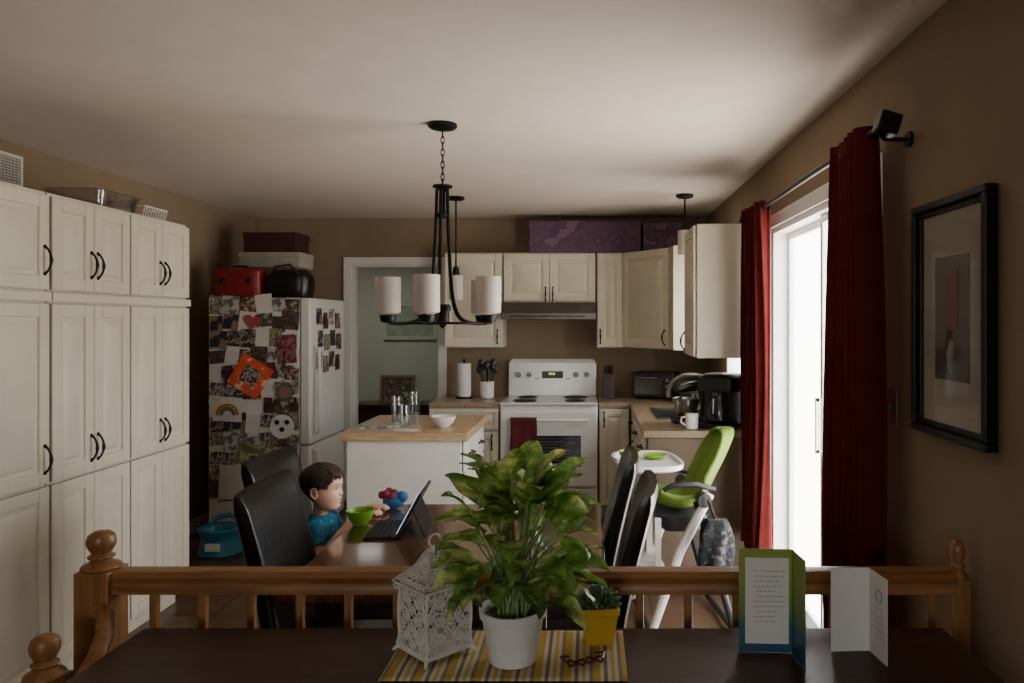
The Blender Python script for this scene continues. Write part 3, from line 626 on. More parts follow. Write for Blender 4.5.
def headpt(z,a,off=0,feat=True):
    f,b_,w_=lv(z); xc=-.012 if z>-.05 else -.012+(-.05-z)/.05*.03
    c,s_=math.cos(a),math.sin(a)
    x=xc+((f-xc) if c>0 else (xc-b_))*math.copysign(abs(c)**.92,c); y=w_*math.copysign(abs(s_)**.95,s_)
    x+=c*off; y+=s_*off
    if feat and c>0:
        d=0
        if -.040<z<.014:
            tz=(.014-z)/.036
            amp=.0145*tz**1.25 if tz<=1 else .0145*max(0,1-((tz-1)/.42)**1.2)
            d+=amp*gau(y,.0075+.0045*min(1,tz))
            d+=.006*gau(abs(y)-.0095,.005)*gau(z+.024,.0055)
        d+=.0055*gau(z+.044,.006)*gau(y,.019)+.005*gau(z+.0565,.006)*gau(y,.016)
        d-=.003*gau(z+.0505,.0025)*gau(y,.024)
        d+=.005*gau(z+.080,.011)*gau(y,.018)
        d-=.002*gau(z+.067,.006)*gau(y,.02)
        d-=.0055*gau(abs(y)-.027,.013)*gau(z-.002,.011)
        d+=.002*gau(abs(y)-.027,.018)*gau(z-.022,.008)
        d+=.007*gau(abs(y)-.034,.018)*gau(z+.038,.018)
        x+=d
    return Vector((hx+x,y,hz+z))
def head(g):
    NZ=100
    g.loft([[headpt(-.096+.195*i/NZ,2*pi*k/110) for k in range(110)] for i in range(NZ+1)])
    for s in(-1,1):
        c=Vector((hx-.014,s*.066,hz-.010))
        g.sph(c+Vector((0,s*.004,0)),(.012,.005,.020),14,10,(0,0,s*.4))
        g.tube([c+Vector(q) for q in((.009,s*.004,.008),(.005,s*.008,.020),(-.006,s*.012,.024),(-.015,s*.014,.014),(-.016,s*.014,.0),(-.011,s*.011,-.012),(-.003,s*.007,-.022),(.006,s*.003,-.018))],[.003,.0034,.0036,.0036,.0036,.0036,.0045,.003],8)
def hand(g,w,d,side):
    w=Vector(w); d=Vector(d).normalized(); s=Vector(side).normalized(); n=d.cross(s)
    if n.z<0: n=-n
    for k in(-1,0,1): g.tube([w+s*k*.006, w+d*.045+s*k*.013],[.009,.0095],8)
    for k,(o,l) in enumerate(((-.0195,.030),(-.0065,.036),(.0065,.034),(.0185,.026))):
        b=w+d*.043+s*o; g.tube([b,b+d*l*.45+s*o*.15+n*.004,b+d*l*.8+s*o*.25-n*.002,b+d*l+s*o*.3-n*.008],[.0062,.006,.0055,.0045],8)
    b=w+d*.012-s*.014; g.tube([b,b+d*.016-s*.014,b+d*.034-s*.02-n*.003],[.0075,.0065,.0052],8)
g=G(); head(g)
g.tube([(-.004,0,.2),(-.004,0,.24),(-.002,0,.28),(.002,0,.33)],[.045,.033,.031,.034],20)
g.sph((0,0,.04),(.078,.095,.06)); g.sph((.0,0,.14),(.066,.085,.1)); g.sph((-.002,0,.215),(.055,.092,.042))
for s,wr,dr in((-1,(.195,-.055,.274),(1,.12,-.03)),(1,(.2,.06,.274),(1,-.1,-.03))):
    g.tube([(0,s*.075,.228),(.0,s*.1,.212),(.03,s*.125,.13),(.048,s*.13,.108),(.09,s*.112,.155),(.15,s*.08,.235),wr],[.032,.032,.026,.024,.024,.02,.015],14)
    hand(g,wr,dr,(0,1,0) if s>0 else (0,-1,0))
    g.tube([(.0,s*.05,.025),(.1,s*.058,.022),(.205,s*.065,.015)],[.055,.048,.036],14)
    g.tube([(.205,s*.065,.015),(.225,s*.065,-.09),(.215,s*.065,-.21)],[.036,.032,.02],14)
    g.sph((.25,s*.065,-.235),(.055,.025,.018)); g.sph((.215,s*.065,-.225),(.025,.022,.025))
boy=mk('person',g,m_skin,loc=(-1.10,3.07,.512),label='young child in turquoise t-shirt seated, watching a tablet',cat='person')
voxel(boy,.0023,2,.5)
boy.scale=(.95,.95,.95)
g=G()
g.sph((0,0,.05),(.086,.1,.06)); g.sph((.002,0,.14),(.077,.096,.105)); g.sph((-.002,0,.213),(.066,.102,.045)); g.tube([(-.003,0,.215),(-.003,0,.256)],[.06,.042],18)
for s in(-1,1): g.tube([(0,s*.07,.229),(.0,s*.1,.217),(.022,s*.124,.15)],[.041,.042,.04],16)
sh=mk('t_shirt',g,ramp_mat('turquoise_tee',[(20,96,126),(24,108,138),(16,80,108),(34,128,152)],'noise',26,.85),parent=boy); voxel(sh,.005,5)
g=G(); g.sph((0,0,.035),(.084,.1,.052))
for s in(-1,1): g.tube([(.0,s*.05,.028),(.1,s*.058,.026),(.16,s*.062,.022)],[.062,.056,.052],14)
so=mk('shorts',g,M('navy_cotton',(34,40,60),.9),parent=boy); voxel(so,.006,3)
def is_hair(z,a):
    c,s_=math.cos(a),abs(math.sin(a))
    wob=.004*math.sin(a*23)+.003*math.sin(a*41+1)
    if c>.72: return z>.048+wob
    if c>.5: return z>.048-.030*(.72-c)/.22+wob
    if c>.12: return z>.010+wob*.5
    if c>-.02: return z>-.012
    if c>-.32: return z>.014
    return z>-.040-.016*(-c)+wob*.6
rnd=random.Random(5)
HC=Vector((hx-.01,0,hz+.02))
g=G(); NA,NZ=120,60; vs=[]; fs=[]
def hairoff(z): return .003+.0055*min(1,max(0,(z+.03)/.09))
for i in range(NZ+1):
    z=-.07+.168*i/NZ
    for k in range(NA):
        a=2*pi*k/NA; p=headpt(z,a,0,False); nn=noise.noise(Vector((p.x,p.y*1.2,p.z*.7))*60)
        vs.append(p+(p-HC).normalized()*(hairoff(z)+.0018*nn))
for i in range(NZ):
    z=-.07+.168*(i+.5)/NZ
    for k in range(NA):
        if is_hair(z,2*pi*(k+.5)/NA): fs.append((i*NA+k,i*NA+(k+1)%NA,(i+1)*NA+(k+1)%NA,(i+1)*NA+k))
fs.append(tuple(NZ*NA+k for k in range(NA)))
g.add(vs,fs)
crown=Vector((hx-.050,0,hz+.10))
n=0
while n<2200:
    z=rnd.uniform(-.06,.0985); a=rnd.uniform(0,2*pi)
    if not is_hair(z-.003,a): continue
    n+=1
    p=headpt(z,a,0,False)
    v=(p-HC).normalized(); off=hairoff(z)
    t=(p-crown); t=t-v*t.dot(v)
    if t.length<.004: t=Vector((1,.1,0))
    t=t.normalized()+Vector((rnd.uniform(-.15,.15),rnd.uniform(-.2,.2),rnd.uniform(-.08,.08)))
    if math.cos(a)>.5: t+=Vector((0,-.5,-.15))
    t.normalize(); l=rnd.uniform(.010,.018)
    q=p+v*(off-.001); e=q+t*l
    g.tube([q,q+t*l*.5+v*.0012,e-v*.0018],[.0012,.0012,.0003],4)
mk('hair',g,m_hair,parent=boy,smooth=60)
m_eye=M('eye_white',(190,184,176),.3); m_iris=M('eye_dark',(24,16,12),.15)
def ep(y,z,o=0):
    lo,hi=0,pi/2
    for _ in range(30):
        mid=(lo+hi)/2
        if abs(headpt(z,mid).y)<abs(y): lo=mid
        else: hi=mid
    return Vector((headpt(z,lo).x+o,y,hz+z))
for s in(-1,1):
    c_=ep(s*.027,.001)
    e=mk('eye',G().sph(c_+Vector((-.0058,0,0)),(.0098,.0108,.0068),18,12,(0,0,s*.35)),m_eye,parent=boy)
    mk('iris',G().sph(c_+Vector((.0004,-s*.0004,0)),(.0048,.0052,.0058),14,10,(0,0,s*.35)),m_iris,parent=e)
    mk('eyelash',G().tube([ep(s*.017,.004,.0012),ep(s*.0225,.0072,.0022),ep(s*.028,.0078,.0022),ep(s*.0335,.0056,.0018),ep(s*.037,.002,.001)],[.0005,.001,.0013,.001,.0005],6),m_hair,parent=e)
    mk('eyebrow',G().tube([ep(s*.013,.019,.0003),ep(s*.022,.0225,.0005),ep(s*.032,.0225,.0003),ep(s*.041,.018,.0)],[.0008,.0015,.0014,.0006],6),m_hair,parent=boy)
pts=[ep((-.019+.038*k/8) or 1e-5,-.0505+.0055*((-.019+.038*k/8)/.019)**2,.0006) for k in range(9)]
mk('lips',G().tube(pts,[.0008,.0016,.0022,.0026,.0026,.0026,.0022,.0016,.0008],8),M('lips',(176,98,88),.45),parent=boy)

# ---------------------------------------------------------------- high chair
root=thing('high_chair',(.50,3.88,0),'white high chair with lime green seat and tray','high chair',rot=(0,0,.12))
def shell(u,v):
    prof=[(-.17,.635),(-.12,.61),(-.06,.60),(.0,.605),(.05,.635),(.09,.69),(.13,.765),(.17,.84),(.20,.90),(.225,.95),(.24,.985)]
    f=v*(len(prof)-1); i=min(int(f),len(prof)-2); k=f-i
    x=prof[i][0]*(1-k)+prof[i+1][0]*k; z=prof[i][1]*(1-k)+prof[i+1][1]*k
    y=(u-.5)*2; w_=.148*math.sqrt(max(.0,1-max(0,(v-.68)/.32)**2.4))*(1-.12*max(0,1-v*4)) if v<1 else .02
    e=max(0,abs(y)-.4)/.6
    back=min(1,max(0,(v-.3)/.3)); 
    return (x-.075*e**1.6*back, y*w_, z+.07*e**1.6*(1-back)+.0)
mk('seat_shell',G().grid(shell,24,34),m_limef,parent=root,solid=.018,bevel=0)
def pad(u,v):
    x,y,z=shell(.14+.72*u,.08+.84*v); b=math.sin(pi*u)**.4*math.sin(pi*v)**.4 if 0<u<1 and 0<v<1 else 0
    return (x-.014*b,y,z+.010*b)
mk('seat_pad',G().grid(pad,16,24),M('lime_pad_fabric',(112,136,42),.8,bump=.2),parent=root,solid=.010)
mk('seat_base',G().loft([sring(-.05,0,.50,.10,.15,4),sring(-.04,0,.575,.14,.155,4)]),M('charcoal_plastic',(44,44,48),.5),parent=root)
m_dkp=M('dark_plastic',(30,30,34),.4)
for s in(-1,1):
    y=s*.22
    mk('leg',G().tube([(.06,y,.70),(-.09,y,.42),(-.23,y,.03)],[.024,.025,.021],10),m_white,parent=root)
    mk('leg',G().tube([(-.0,y*.93,.66),(.08,y*.95,.4),(.18,y,.03)],[.021,.021,.018],10),m_dkp,parent=root)
    mk('armrest',G().tube([(.10,s*.175,.71),(.0,s*.185,.74),(-.12,s*.18,.735),(-.16,s*.17,.71)],[.013,.015,.015,.012],10),m_dkp,parent=root)
    mk('hinge',G().cyl((.03,s*.17,.67),(.03,s*.245,.67),.034),m_dkp,parent=root)
mk('crossbar',G().tube([(-.23,-.22,.03),(-.23,.22,.03)],.016,8),m_dkp,parent=root)
mk('crossbar',G().tube([(.18,-.22,.03),(.18,.22,.03)],.016,8),m_dkp,parent=root)
mk('footrest',G().loft([sring(-.2,0,.3,.06,.14,4),sring(-.2,0,.32,.065,.145,4)]).bb(-.19,-.16,-.12,-.1,.32,.56).bb(-.19,-.16,.1,.12,.32,.56),m_white,parent=root)
g=G().loft([sring(-.21,0,.80,.14,.2,3.5,32),sring(-.21,0,.815,.165,.235,3.5,32),sring(-.21,0,.84,.17,.24,3.5,32),sring(-.21,0,.838,.155,.225,3.5,32),sring(-.21,0,.822,.145,.215,3.5,32)])
mk('tray',g,m_enamel,parent=root)
mk('bowl',G().lathe([(.02,0),(.034,.004),(.056,.065),(.052,.065),(.02,.01)]),m_lime,loc=(.20,3.79,.824),label='lime green toddler bowl on the tray',cat='bowl')
mk('plate',G().lathe([(.01,0),(.05,.003),(.065,.018),(.063,.02),(.045,.008),(.01,.006)]),m_lime,loc=(.34,3.95,.824),label='lime green toddler plate on high chair tray',cat='plate')
g=G(); rings=[]
for i in range(16):
    t=i/15; z=-.02-.34*t; r=.03+.05*math.sin(pi*min(1,t*1.05+.05))**.6
    ring=[]
    for k in range(36):
        a=2*pi*k/36; q=r*(1+.18*math.sin(a*5+t*6)*(1-.3*t)); ring.append((q*math.cos(a)*1.0,q*math.sin(a)*.6,z))
    rings.append(ring)
g.loft(rings); g.tube([(0,.0,-.03),(-.02,.01,.03),(-.03,.03,.06)],.008,8)
mk('cloth_bag',g,ramp_mat('plaid_grey_blue',[(30,32,36),(20,22,26),(50,42,36),(26,38,48),(16,18,22),(78,74,68)],'voronoi',60,.95),loc=(.60,3.58,.62),label='plaid grey-blue cloth bag hanging on the high chair',cat='bag')
# ---------------------------------------------------------------- railing
root=thing('railing',(0,1.965,0),'honey oak railing with square balusters','railing')
prof=[(-.028,.835),(.028,.835),(.030,.852),(.024,.862),(.031,.879),(.021,.893),(0,.897),(-.021,.893),(-.031,.879),(-.024,.862),(-.030,.852)]
mk('handrail',G().loft([[(x,y,z) for y,z in prof] for x in(-1.24,.95)]),m_oakx,parent=root,smooth=40)
mk('bottom_rail',G().bb(-1.24,.93,-.02,.02,.08,.12),m_oakx,parent=root,bevel=.004,smooth=0)
def newel(g,x,y,zt,k=1,kb=1):
    w_=.044*k
    g.bb(x-w_,x+w_,y-w_,y+w_,0,zt-.100)
    P=[(.046,-.100),(.049,-.094),(.044,-.088),(.03,-.082),(.024,-.076),(.032,-.070),(.032,-.066),(.022,-.060),(.028,-.050),(.0345,-.036),(.035,-.026),(.031,-.012),(.019,-.003),(.004,0)]
    g.lathe([(r*k,z) for r,z in P],c=(x,y,zt),n=28)
    return g
mk('newel_post',newel(G(),-1.28,0,.995),m_oak,parent=root,bevel=.005)
mk('newel_post',newel(G(),.962,0,.97,.55),m_oak,parent=root,bevel=.004)
x=-1.14
while x<.9:
    mk('baluster',G().bb(x-.010,x+.010,-.010,.010,.12,.836),m_oak,parent=root,bevel=.003,smooth=0); x+=.127
root=thing('stair_railing',(-1.25,1.72,0),'lower honey oak stair newel with curved handrail','railing')
mk('newel_post',newel(G(),0,0,.825,.9),m_oak,parent=root,bevel=.005)
mk('handrail',G().tube([(-.01,.193,.80),(.03,.17,.80),(.06,.12,.775),(.07,.07,.735),(.06,.02,.69),(.045,-.01,.66)],[.020,.021,.021,.021,.021,.020],12),m_oak,parent=root)

# ---------------------------------------------------------------- foreground table
root=thing('sideboard_table',(-.115,1.575,0),'dark walnut long narrow table with glossy top','table')
mk('tabletop',G().bb(-.985,.985,-.275,.275,.755,.787),m_dark,parent=root,bevel=.006,smooth=0)
mk('apron',G().bb(-.93,.93,-.24,.24,.66,.755),m_dark,parent=root,bevel=.004,smooth=0)
for x in(-.9,.9):
    for y in(-.21,.21): mk('leg',G().loft([sring(x,y,0,.02,.02,6,12),sring(x,y,.66,.035,.035,6,12)]),m_dark,parent=root)
ZT=.788
m_mat=ramp_mat('striped_cloth',[(182,150,62),(182,150,62),(198,186,160),(112,104,90),(198,186,160),(186,158,84),(198,186,160),(130,118,96)],'stripes',16,.85)
g=G().grid(lambda u,v:(-.26+.52*u,-.125+.25*v,.0015*math.sin(u*20)*math.sin(v*9)+.0025),40,16)
mk('placemat',g,m_mat,loc=(-.181,1.69,ZT+.001),solid=.003,label='yellow white and grey striped cloth placemat',cat='placemat')
# lantern
root=thing('lantern',(-.352,1.70,ZT+.006),'white pierced metal birdcage lantern with ring top','lantern',rot=(0,0,.78))
root.scale=(1.08,1.08,1.0)
m_lw=M('white_metal',(204,200,192),.55,var=.04)
g=G().bb(-.056,.056,-.056,.056,.01,.018)
for sx in(-1,1):
    for sy in(-1,1): g.tube([(sx*.052,sy*.052,.014),(sx*.058,sy*.058,.009),(sx*.062,sy*.062,.003)],[.005,.004,.003],8)
mk('base',g,m_lw,parent=root,bevel=.001)
W=.050;Hh=.140
def bow(z): return .004*math.sin(pi*min(1,max(0,z/Hh)))+.006*max(0,1-z/.03)**2
def pan():
    g=G(); r=.0018
    def P(x,z): return (x*(1+bow(z)/W),-bow(z),z)
    for sx in(-1,1): g.tube([P(sx*W,Hh*k/8) for k in range(9)],.003,6)
    for z in(.002,Hh-.002): g.tube([P(-W,z),P(W,z)],.0028,6)
    g.tube([P(W*.92*math.cos(a),.070+.062*math.sin(a)) for a in [k*pi/14 for k in range(15)]],.0024,6)
    # large scrolls
    for sx in(-1,1):
        for z0 in(.03,.075,.112):
            pts=[]
            for k in range(22):
                t=k/21; a=t*3.2*pi; rr=.017*(1-t*.85)
                pts.append(P(sx*(W*.48)+sx*rr*math.cos(a),z0+rr*math.sin(a)))
            g.tube(pts,.0019,5)
    nx,nz=5,7; dx=(2*W-.006)/nx; dz=(Hh-.006)/nz
    for i in range(nx):
        for j in range(nz):
            cx=-W+.003+dx*(i+.5); cz=.003+dz*(j+.5); q=P(cx,cz)
            g.torus(q,dx*.48,r*.65,'y',12,5)
            if (i+j)%2==0:
                for a in(0,pi/2,pi,3*pi/2):
                    ex,ez=math.cos(a),math.sin(a); pts=[]
                    for k in range(9):
                        t=2*pi*k/8; u_=.5+.5*math.cos(t); v_=.34*math.sin(t)
                        pts.append((q[0]+(ex*u_-ez*v_)*dx*.48,q[1],q[2]+(ez*u_+ex*v_)*dx*.48))
                    g.tube(pts,.0010,5)
    for k in range(7):
        cx=-W+W*2*(k+.5)/7; g.torus((cx,-bow(0)-.001,.0),.0062,.0016,'y',10,5)
    return g
for k in range(4):
    a=k*pi/2; mk('pierced_panel',pan(),m_lw,parent=root,rot=(0,0,a),loc=(.050*math.sin(a),-.050*math.cos(a),.018))
def rp(t): return .054*(1-t)**1.0*(1-.42*math.sin(pi*t))+.009, .160+.070*t**.75
def roofp():
    g=G(); NR=7
    for s in(-1,1): g.tube([(s*rp(k/NR)[0],-rp(k/NR)[0],rp(k/NR)[1]) for k in range(NR+1)],.0026,6)
    for k in range(NR+1):
        h,z=rp(k/NR); g.tube([(-h,-h,z),(h,-h,z)],.002 if k in(0,NR) else .0011,5)
        if k<NR:
            h2,z2=rp(k/NR+.07); n_=max(1,int(2*h2/.012))
            for q in range(n_): g.torus((-h2+2*h2*(q+.5)/n_,-h2,(z+rp((k+1)/NR)[1])/2),.005,.0014,'y',10,5)
    for q in range(8): g.torus((-.056+.112*(q+.5)/8,-.064,.154),.0066,.0016,'y',10,5)
    return g
for k in range(4): mk('roof_panel',roofp(),m_lw,parent=root,rot=(0,0,k*pi/2))
mk('ring_handle',G().cyl((0,0,.228),(0,0,.238),.013,.009).torus((0,0,.251),.014,.0024,'y',22,8),m_lw,parent=root)
# plant
PX,PY=-.17,1.655
root=thing('potted_plant',(PX,PY,ZT+.006),'bushy green leafy houseplant in a white pot','plant')
mk('pot',G().lathe([(.048,0),(.052,.003),(.068,.098),(.073,.101),(.075,.118),(.069,.118),(.066,.10),(.05,.02)],n=40),m_pot,parent=root)
mk('soil',G().lathe([(.002,.098),(.066,.10),(.066,.09)],n=24),m_soil,parent=root)
m,nt,b=newmat('variegated_leaf'); N=nt.nodes; L=nt.links
tc=N.new('ShaderNodeTexCoord'); n1=N.new('ShaderNodeTexNoise'); n1.inputs['Scale'].default_value=12; n1.inputs['Detail'].default_value=6; n1.inputs['Roughness'].default_value=.7
r=N.new('ShaderNodeValToRGB'); r.color_ramp.elements[0].position=.36; r.color_ramp.elements[0].color=(*lin((58,98,38)),1)
r.color_ramp.elements[1].position=.64; r.color_ramp.elements[1].color=(*lin((214,220,136)),1)
e=r.color_ramp.elements.new(.51); e.color=(*lin((116,150,62)),1)
L.new(tc.outputs['Object'],n1.inputs['Vector']); L.new(n1.outputs['Fac'],r.inputs[0]); L.new(r.outputs[0],b.inputs['Base Color']); b.inputs['Roughness'].default_value=.26
t=N.new('ShaderNodeBsdfTranslucent'); L.new(r.outputs[0],t.inputs[0]); mx=N.new('ShaderNodeMixShader'); mx.inputs[0].default_value=.36
L.new(b.outputs[0],mx.inputs[1]); L.new(t.outputs[0],mx.inputs[2]); L.new(mx.outputs[0],N['Material Output'].inputs[0])
m_leaf=m
m_stem=M('green_stem',(110,136,66),.5)
gl=G(); gs=G(); rl=random.Random(23)
def leaf(g,base,dirv,length,width,droop,roll=0):
    d=Vector(dirv).normalized(); up=Vector((0,0,1)); s=d.cross(up)
    if s.length<.05: s=Vector((1,0,0))
    s.normalize()
    if roll: s=Matrix.Rotation(roll,3,d)@s
    pts=[]; p=Vector(base); cur=d.copy(); NL=14
    for i in range(NL+1):
        t=i/NL; w_=width*.5*(math.sin(pi*t**.62))**.8*(1-.25*t) if 0<t<1 else 0
        nn=s.cross(cur).normalized()
        pts.append((p.copy(),w_,nn,t))
        cur=(Matrix.Rotation(-droop/NL*(.3+1.4*t),3,s)@cur).normalized(); p=p+cur*length/NL
    ph=rl.uniform(0,6); vs=[]
    for p,w_,nn,t in pts:
        for k in(-1,-.6,-.25,0,.25,.6,1):
            wav=.004*math.sin(t*10+k*3+ph)*abs(k)
            vs.append(p+s*w_*k*1.15+nn*(w_*.28*abs(k)**1.3+wav))
    fs=[]
    for i in range(NL):
        for k in range(6): a=i*7+k; fs.append((a,a+1,a+8,a+7))
    g.add(vs,fs)
NLF=62
for i in range(NLF):
    az=i*2.39996+rl.uniform(-.35,.35)
    q=(i+.5)/NLF
    elev=math.radians(-30+114*q**.85)
    R=rl.uniform(.6,1.08)
    C=Vector((.012,0,.235))
    ex,ey,ez=.118*R,.095*R,.175*R
    if elev<0: ez=.12*R
    bp=C+Vector((ex*math.cos(az)*math.cos(elev),ey*math.sin(az)*math.cos(elev),ez*math.sin(elev)))
    st0=Vector((rl.uniform(-.03,.03),rl.uniform(-.03,.03),.098))
    mid=st0.lerp(bp,.5)+Vector((0,0,.035))
    gs.tube([st0,st0.lerp(mid,.5)+Vector((0,0,.01)),mid,bp],[.003,.0026,.0022,.0018],6)
    out=Vector((math.cos(az),math.sin(az),math.sin(elev)*.9+rl.uniform(-.05,.6)))
    leaf(gl,bp,out,rl.uniform(.085,.125),rl.uniform(.052,.078),rl.uniform(.6,1.6),rl.uniform(-.9,.9))
for dx,dy,dz,l in((.0,-.02,.41,.105),(-.04,.01,.375,.10),(.05,-.03,.38,.10),(-.09,-.02,.32,.1),(.095,.0,.33,.095)):
    bp=Vector((dx,dy,dz)); gs.tube([(dx*.2,0,.098),(dx*.6,dy*.5,.25),bp],[.003,.0025,.002],6)
    leaf(gl,bp,(dx*5+.1,-.45,1),l,.064,1.0,rl.uniform(-.4,.4))
for az,zz,l in((-.25,.13,.125),(-.6,.10,.125),(-1.1,.13,.09),(3.5,.15,.10),(-2.2,.14,.09),(.3,.14,.12),(-1.7,.15,.08),(3.9,.12,.10)):
    bp=Vector((.09*math.cos(az),.09*math.sin(az),zz+.05)); gs.tube([(0,0,.10),(bp.x*.5,bp.y*.5,zz+.06),bp],.002,6)
    leaf(gl,bp,(math.cos(az),math.sin(az),.1),l,.060,1.3,rl.uniform(-.5,.5))
mk('foliage',gl,m_leaf,parent=root,smooth=60)
mk('stems',gs,m_stem,parent=root)
root=thing('potted_succulent',(.02,1.76,ZT+.001),'small succulent in a square tapered yellow pot','plant')
def sq(a,z): return [(-a,-a,z),(a,-a,z),(a,a,z),(-a,a,z)]
mk('pot',G().loft([sq(.03,0),sq(.041,.075),sq(.044,.076),sq(.045,.092),sq(.039,.092),sq(.036,.078)]),M('yellow_ceramic',(190,152,36),.4,var=.05),parent=root,bevel=.003,rot=(0,0,.1),smooth=0)
g=G()
for i in range(70):
    az=i*2.4; q=i/70; el=math.radians(85-75*q)
    sp=.030*math.sqrt(q); cl=Vector((sp*math.cos(az)*1.2,sp*math.sin(az),.088+.022*(1-q)))
    d=Vector((math.cos(az)*math.cos(el),math.sin(az)*math.cos(el),math.sin(el))); l=.016+.016*((i*7)%5)/5
    g.tube([cl,cl+d*l*.4,cl+d*l*.8,cl+d*l],[.003,.0066,.0058,.002],7)
mk('foliage',g,M('succulent_green',(76,104,58),.5,rgb2=(46,70,40),scale=30),parent=root)
g=G()
for cx,cy in((-.02,.0),(.022,.008)):
    g.tube([(cx+.018*math.cos(a),cy+.012*math.sin(a),.006+.004*math.sin(3*a)) for a in [i*2*pi/14 for i in range(15)]],.0028,6)
g.tube([(-.002,0,.008),(.004,.004,.01)],.003,6); g.tube([(-.038,0,.006),(-.05,.03,.008),(-.03,.04,.004)],.0025,6); g.tube([(.04,.008,.006),(.05,.035,.008),(.03,.045,.004)],.0025,6)
mk('toy_glasses',g,M('dark_red_plastic',(80,16,20),.4),loc=(-.01,1.63,ZT+.007),rot=(0,0,.2),label='tiny dark red toy glasses on the placemat',cat='toy')
# cards
m_gc=ramp_mat('green_blue_gradient',[(24,70,98),(40,96,104),(110,136,52),(130,148,58)],'grad',4.2,.5,offset=0,axis=2)
def lines(g,x0,x1,z0,z1,n,y,seed):
    q=random.Random(seed)
    for i in range(n):
        z=z1-(z1-z0)*i/(n-1); x=x0+q.uniform(0,.01); e=x1-q.uniform(0,(x1-x0)*.35)
        while x<e:
            l=q.uniform(.003,.009); g.box((x+l/2,y,z),(l,.0004,.0012)); x+=l+.0025
root=thing('greeting_card',(.40,1.71,ZT),'open greeting card with green and blue border','greeting card',rot=(0,0,-.05))
mk('page',G().bb(-.06,.06,-.001,.001,0,.235),m_gc,parent=root,smooth=0)
mk('inner_sheet',G().bb(-.046,.052,-.003,-.0012,.02,.215),m_paper,parent=root,smooth=0)
g=G(); lines(g,-.03,.042,.07,.185,11,-.0034,4); mk('writing',g,M('grey_ink',(110,110,116),.8),parent=root,smooth=0)
mk('cover',G().bb(0,.085,-.001,.001,0,.235),m_gc,parent=root,loc=(.06,0,0),rot=(0,0,-1.45),smooth=0)
root=thing('greeting_card',(.60,1.715,ZT),'plain white open greeting card with small print','greeting card',rot=(0,0,.04))
mk('page',G().bb(-.05,.04,-.001,.001,0,.19),m_paper,parent=root,smooth=0)
mk('cover',G().bb(0,.08,-.001,.001,0,.188),m_paper,parent=root,loc=(.04,0,0),rot=(0,0,-1.5),smooth=0)
g=G(); lines(g,.02,.07,.05,.11,5,-.0016,9); g.torus((.045,-.0018,.14),.014,.0009,'y',16,4)
mk('print',g,M('grey_blue_ink',(130,140,160),.8),parent=root,loc=(.04,0,0),rot=(0,0,-1.5),smooth=0)

# ---------------------------------------------------------------- chandelier
CX,CY=-.67,3.41
root=thing('chandelier',(CX,CY,2.44),'black iron chandelier with five frosted glass shades','chandelier')
mk('canopy',G().lathe([(.002,0),(.065,0),(.066,-.012),(.055,-.022),(.02,-.03),(.004,-.032)],n=28),m_black,parent=root)
g=G()
for i in range(9):
    zc=-.045-.028*i
    pts=[(.0075*math.cos(a),0,zc+.019*math.sin(a)) if i%2 else (0,.0075*math.cos(a),zc+.019*math.sin(a)) for a in [k*2*pi/12 for k in range(13)]]
    g.tube(pts,.0025,6)
mk('chain',g,m_black,parent=root)
mk('hub',G().lathe([(.003,-.275),(.045,-.28),(.046,-.288),(.02,-.3),(.012,-.31),(.012,-.40),(.03,-.41),(.03,-.425),(.003,-.43)]),m_black,parent=root)
angs=[math.radians(a) for a in(193,265,337,49,121)]
for a in angs:
    ca,sa=math.cos(a),math.sin(a)
    prof=[(.026,-.3),(.030,-.45),(.038,-.6),(.048,-.74),(.066,-.83),(.100,-.885),(.17,-.907),(.235,-.905)]
    pr=[]
    for i in range(len(prof)-1):
        for k in range(4):
            t=k/4; p0=prof[max(i-1,0)];p1=prof[i];p2=prof[i+1];p3=prof[min(i+2,len(prof)-1)]
            f=lambda j:.5*((2*p1[j])+(-p0[j]+p2[j])*t+(2*p0[j]-5*p1[j]+4*p2[j]-p3[j])*t*t+(-p0[j]+3*p1[j]-3*p2[j]+p3[j])*t**3)
            pr.append((f(0),f(1)))
    pr.append(prof[-1])
    mk('arm',G().tube([(r_*ca,r_*sa,z_) for r_,z_ in pr],.0075,8),m_black,parent=root)
    mk('socket_cup',G().lathe([(.012,-.905),(.03,-.9),(.036,-.885),(.038,-.87),(.03,-.868)],c=(.24*ca,.24*sa,0)),m_black,parent=root)
    mk('lamp_shade',G().lathe([(.038,-.865),(.055,-.858),(.056,-.85),(.056,-.7),(.052,-.7),(.052,-.85),(.03,-.858)],c=(.24*ca,.24*sa,0),cap=False),m_frost,parent=root)
mk('ring',G().torus((0,0,-.905),.22,.006,'z',48,8),m_black,parent=root)
mk('finial',G().lathe([(.004,-.86),(.036,-.85),(.038,-.83),(.03,-.82),(.03,-.9),(.012,-.92),(.003,-.93)]),m_black,parent=root)
def pendant(x,y,zs,lb):
    root=thing('pendant_lamp',(x,y,2.44),lb,'pendant lamp',group='small pendant lamps')
    mk('canopy',G().lathe([(.002,0),(.06,0),(.062,-.015),(.05,-.024),(.012,-.03)]),m_black,parent=root)
    mk('rod',G().cyl((0,0,-.03),(0,0,-zs+.0),.006),m_black,parent=root)
    mk('socket',G().lathe([(.008,-zs+.03),(.022,-zs+.02),(.024,-zs-.02),(.036,-zs-.03)]),m_black,parent=root)
    mk('lamp_shade',G().lathe([(.02,-zs-.03),(.048,-zs-.035),(.05,-zs-.045),(.05,-zs-.21),(.046,-zs-.21),(.046,-zs-.05)],cap=False),m_frost,parent=root)
pendant(-.965,5.4,.53,'black pendant lamp with frosted cylinder above the island')
pendant(.67,5.3,.22,'black pendant lamp hanging above the sink')

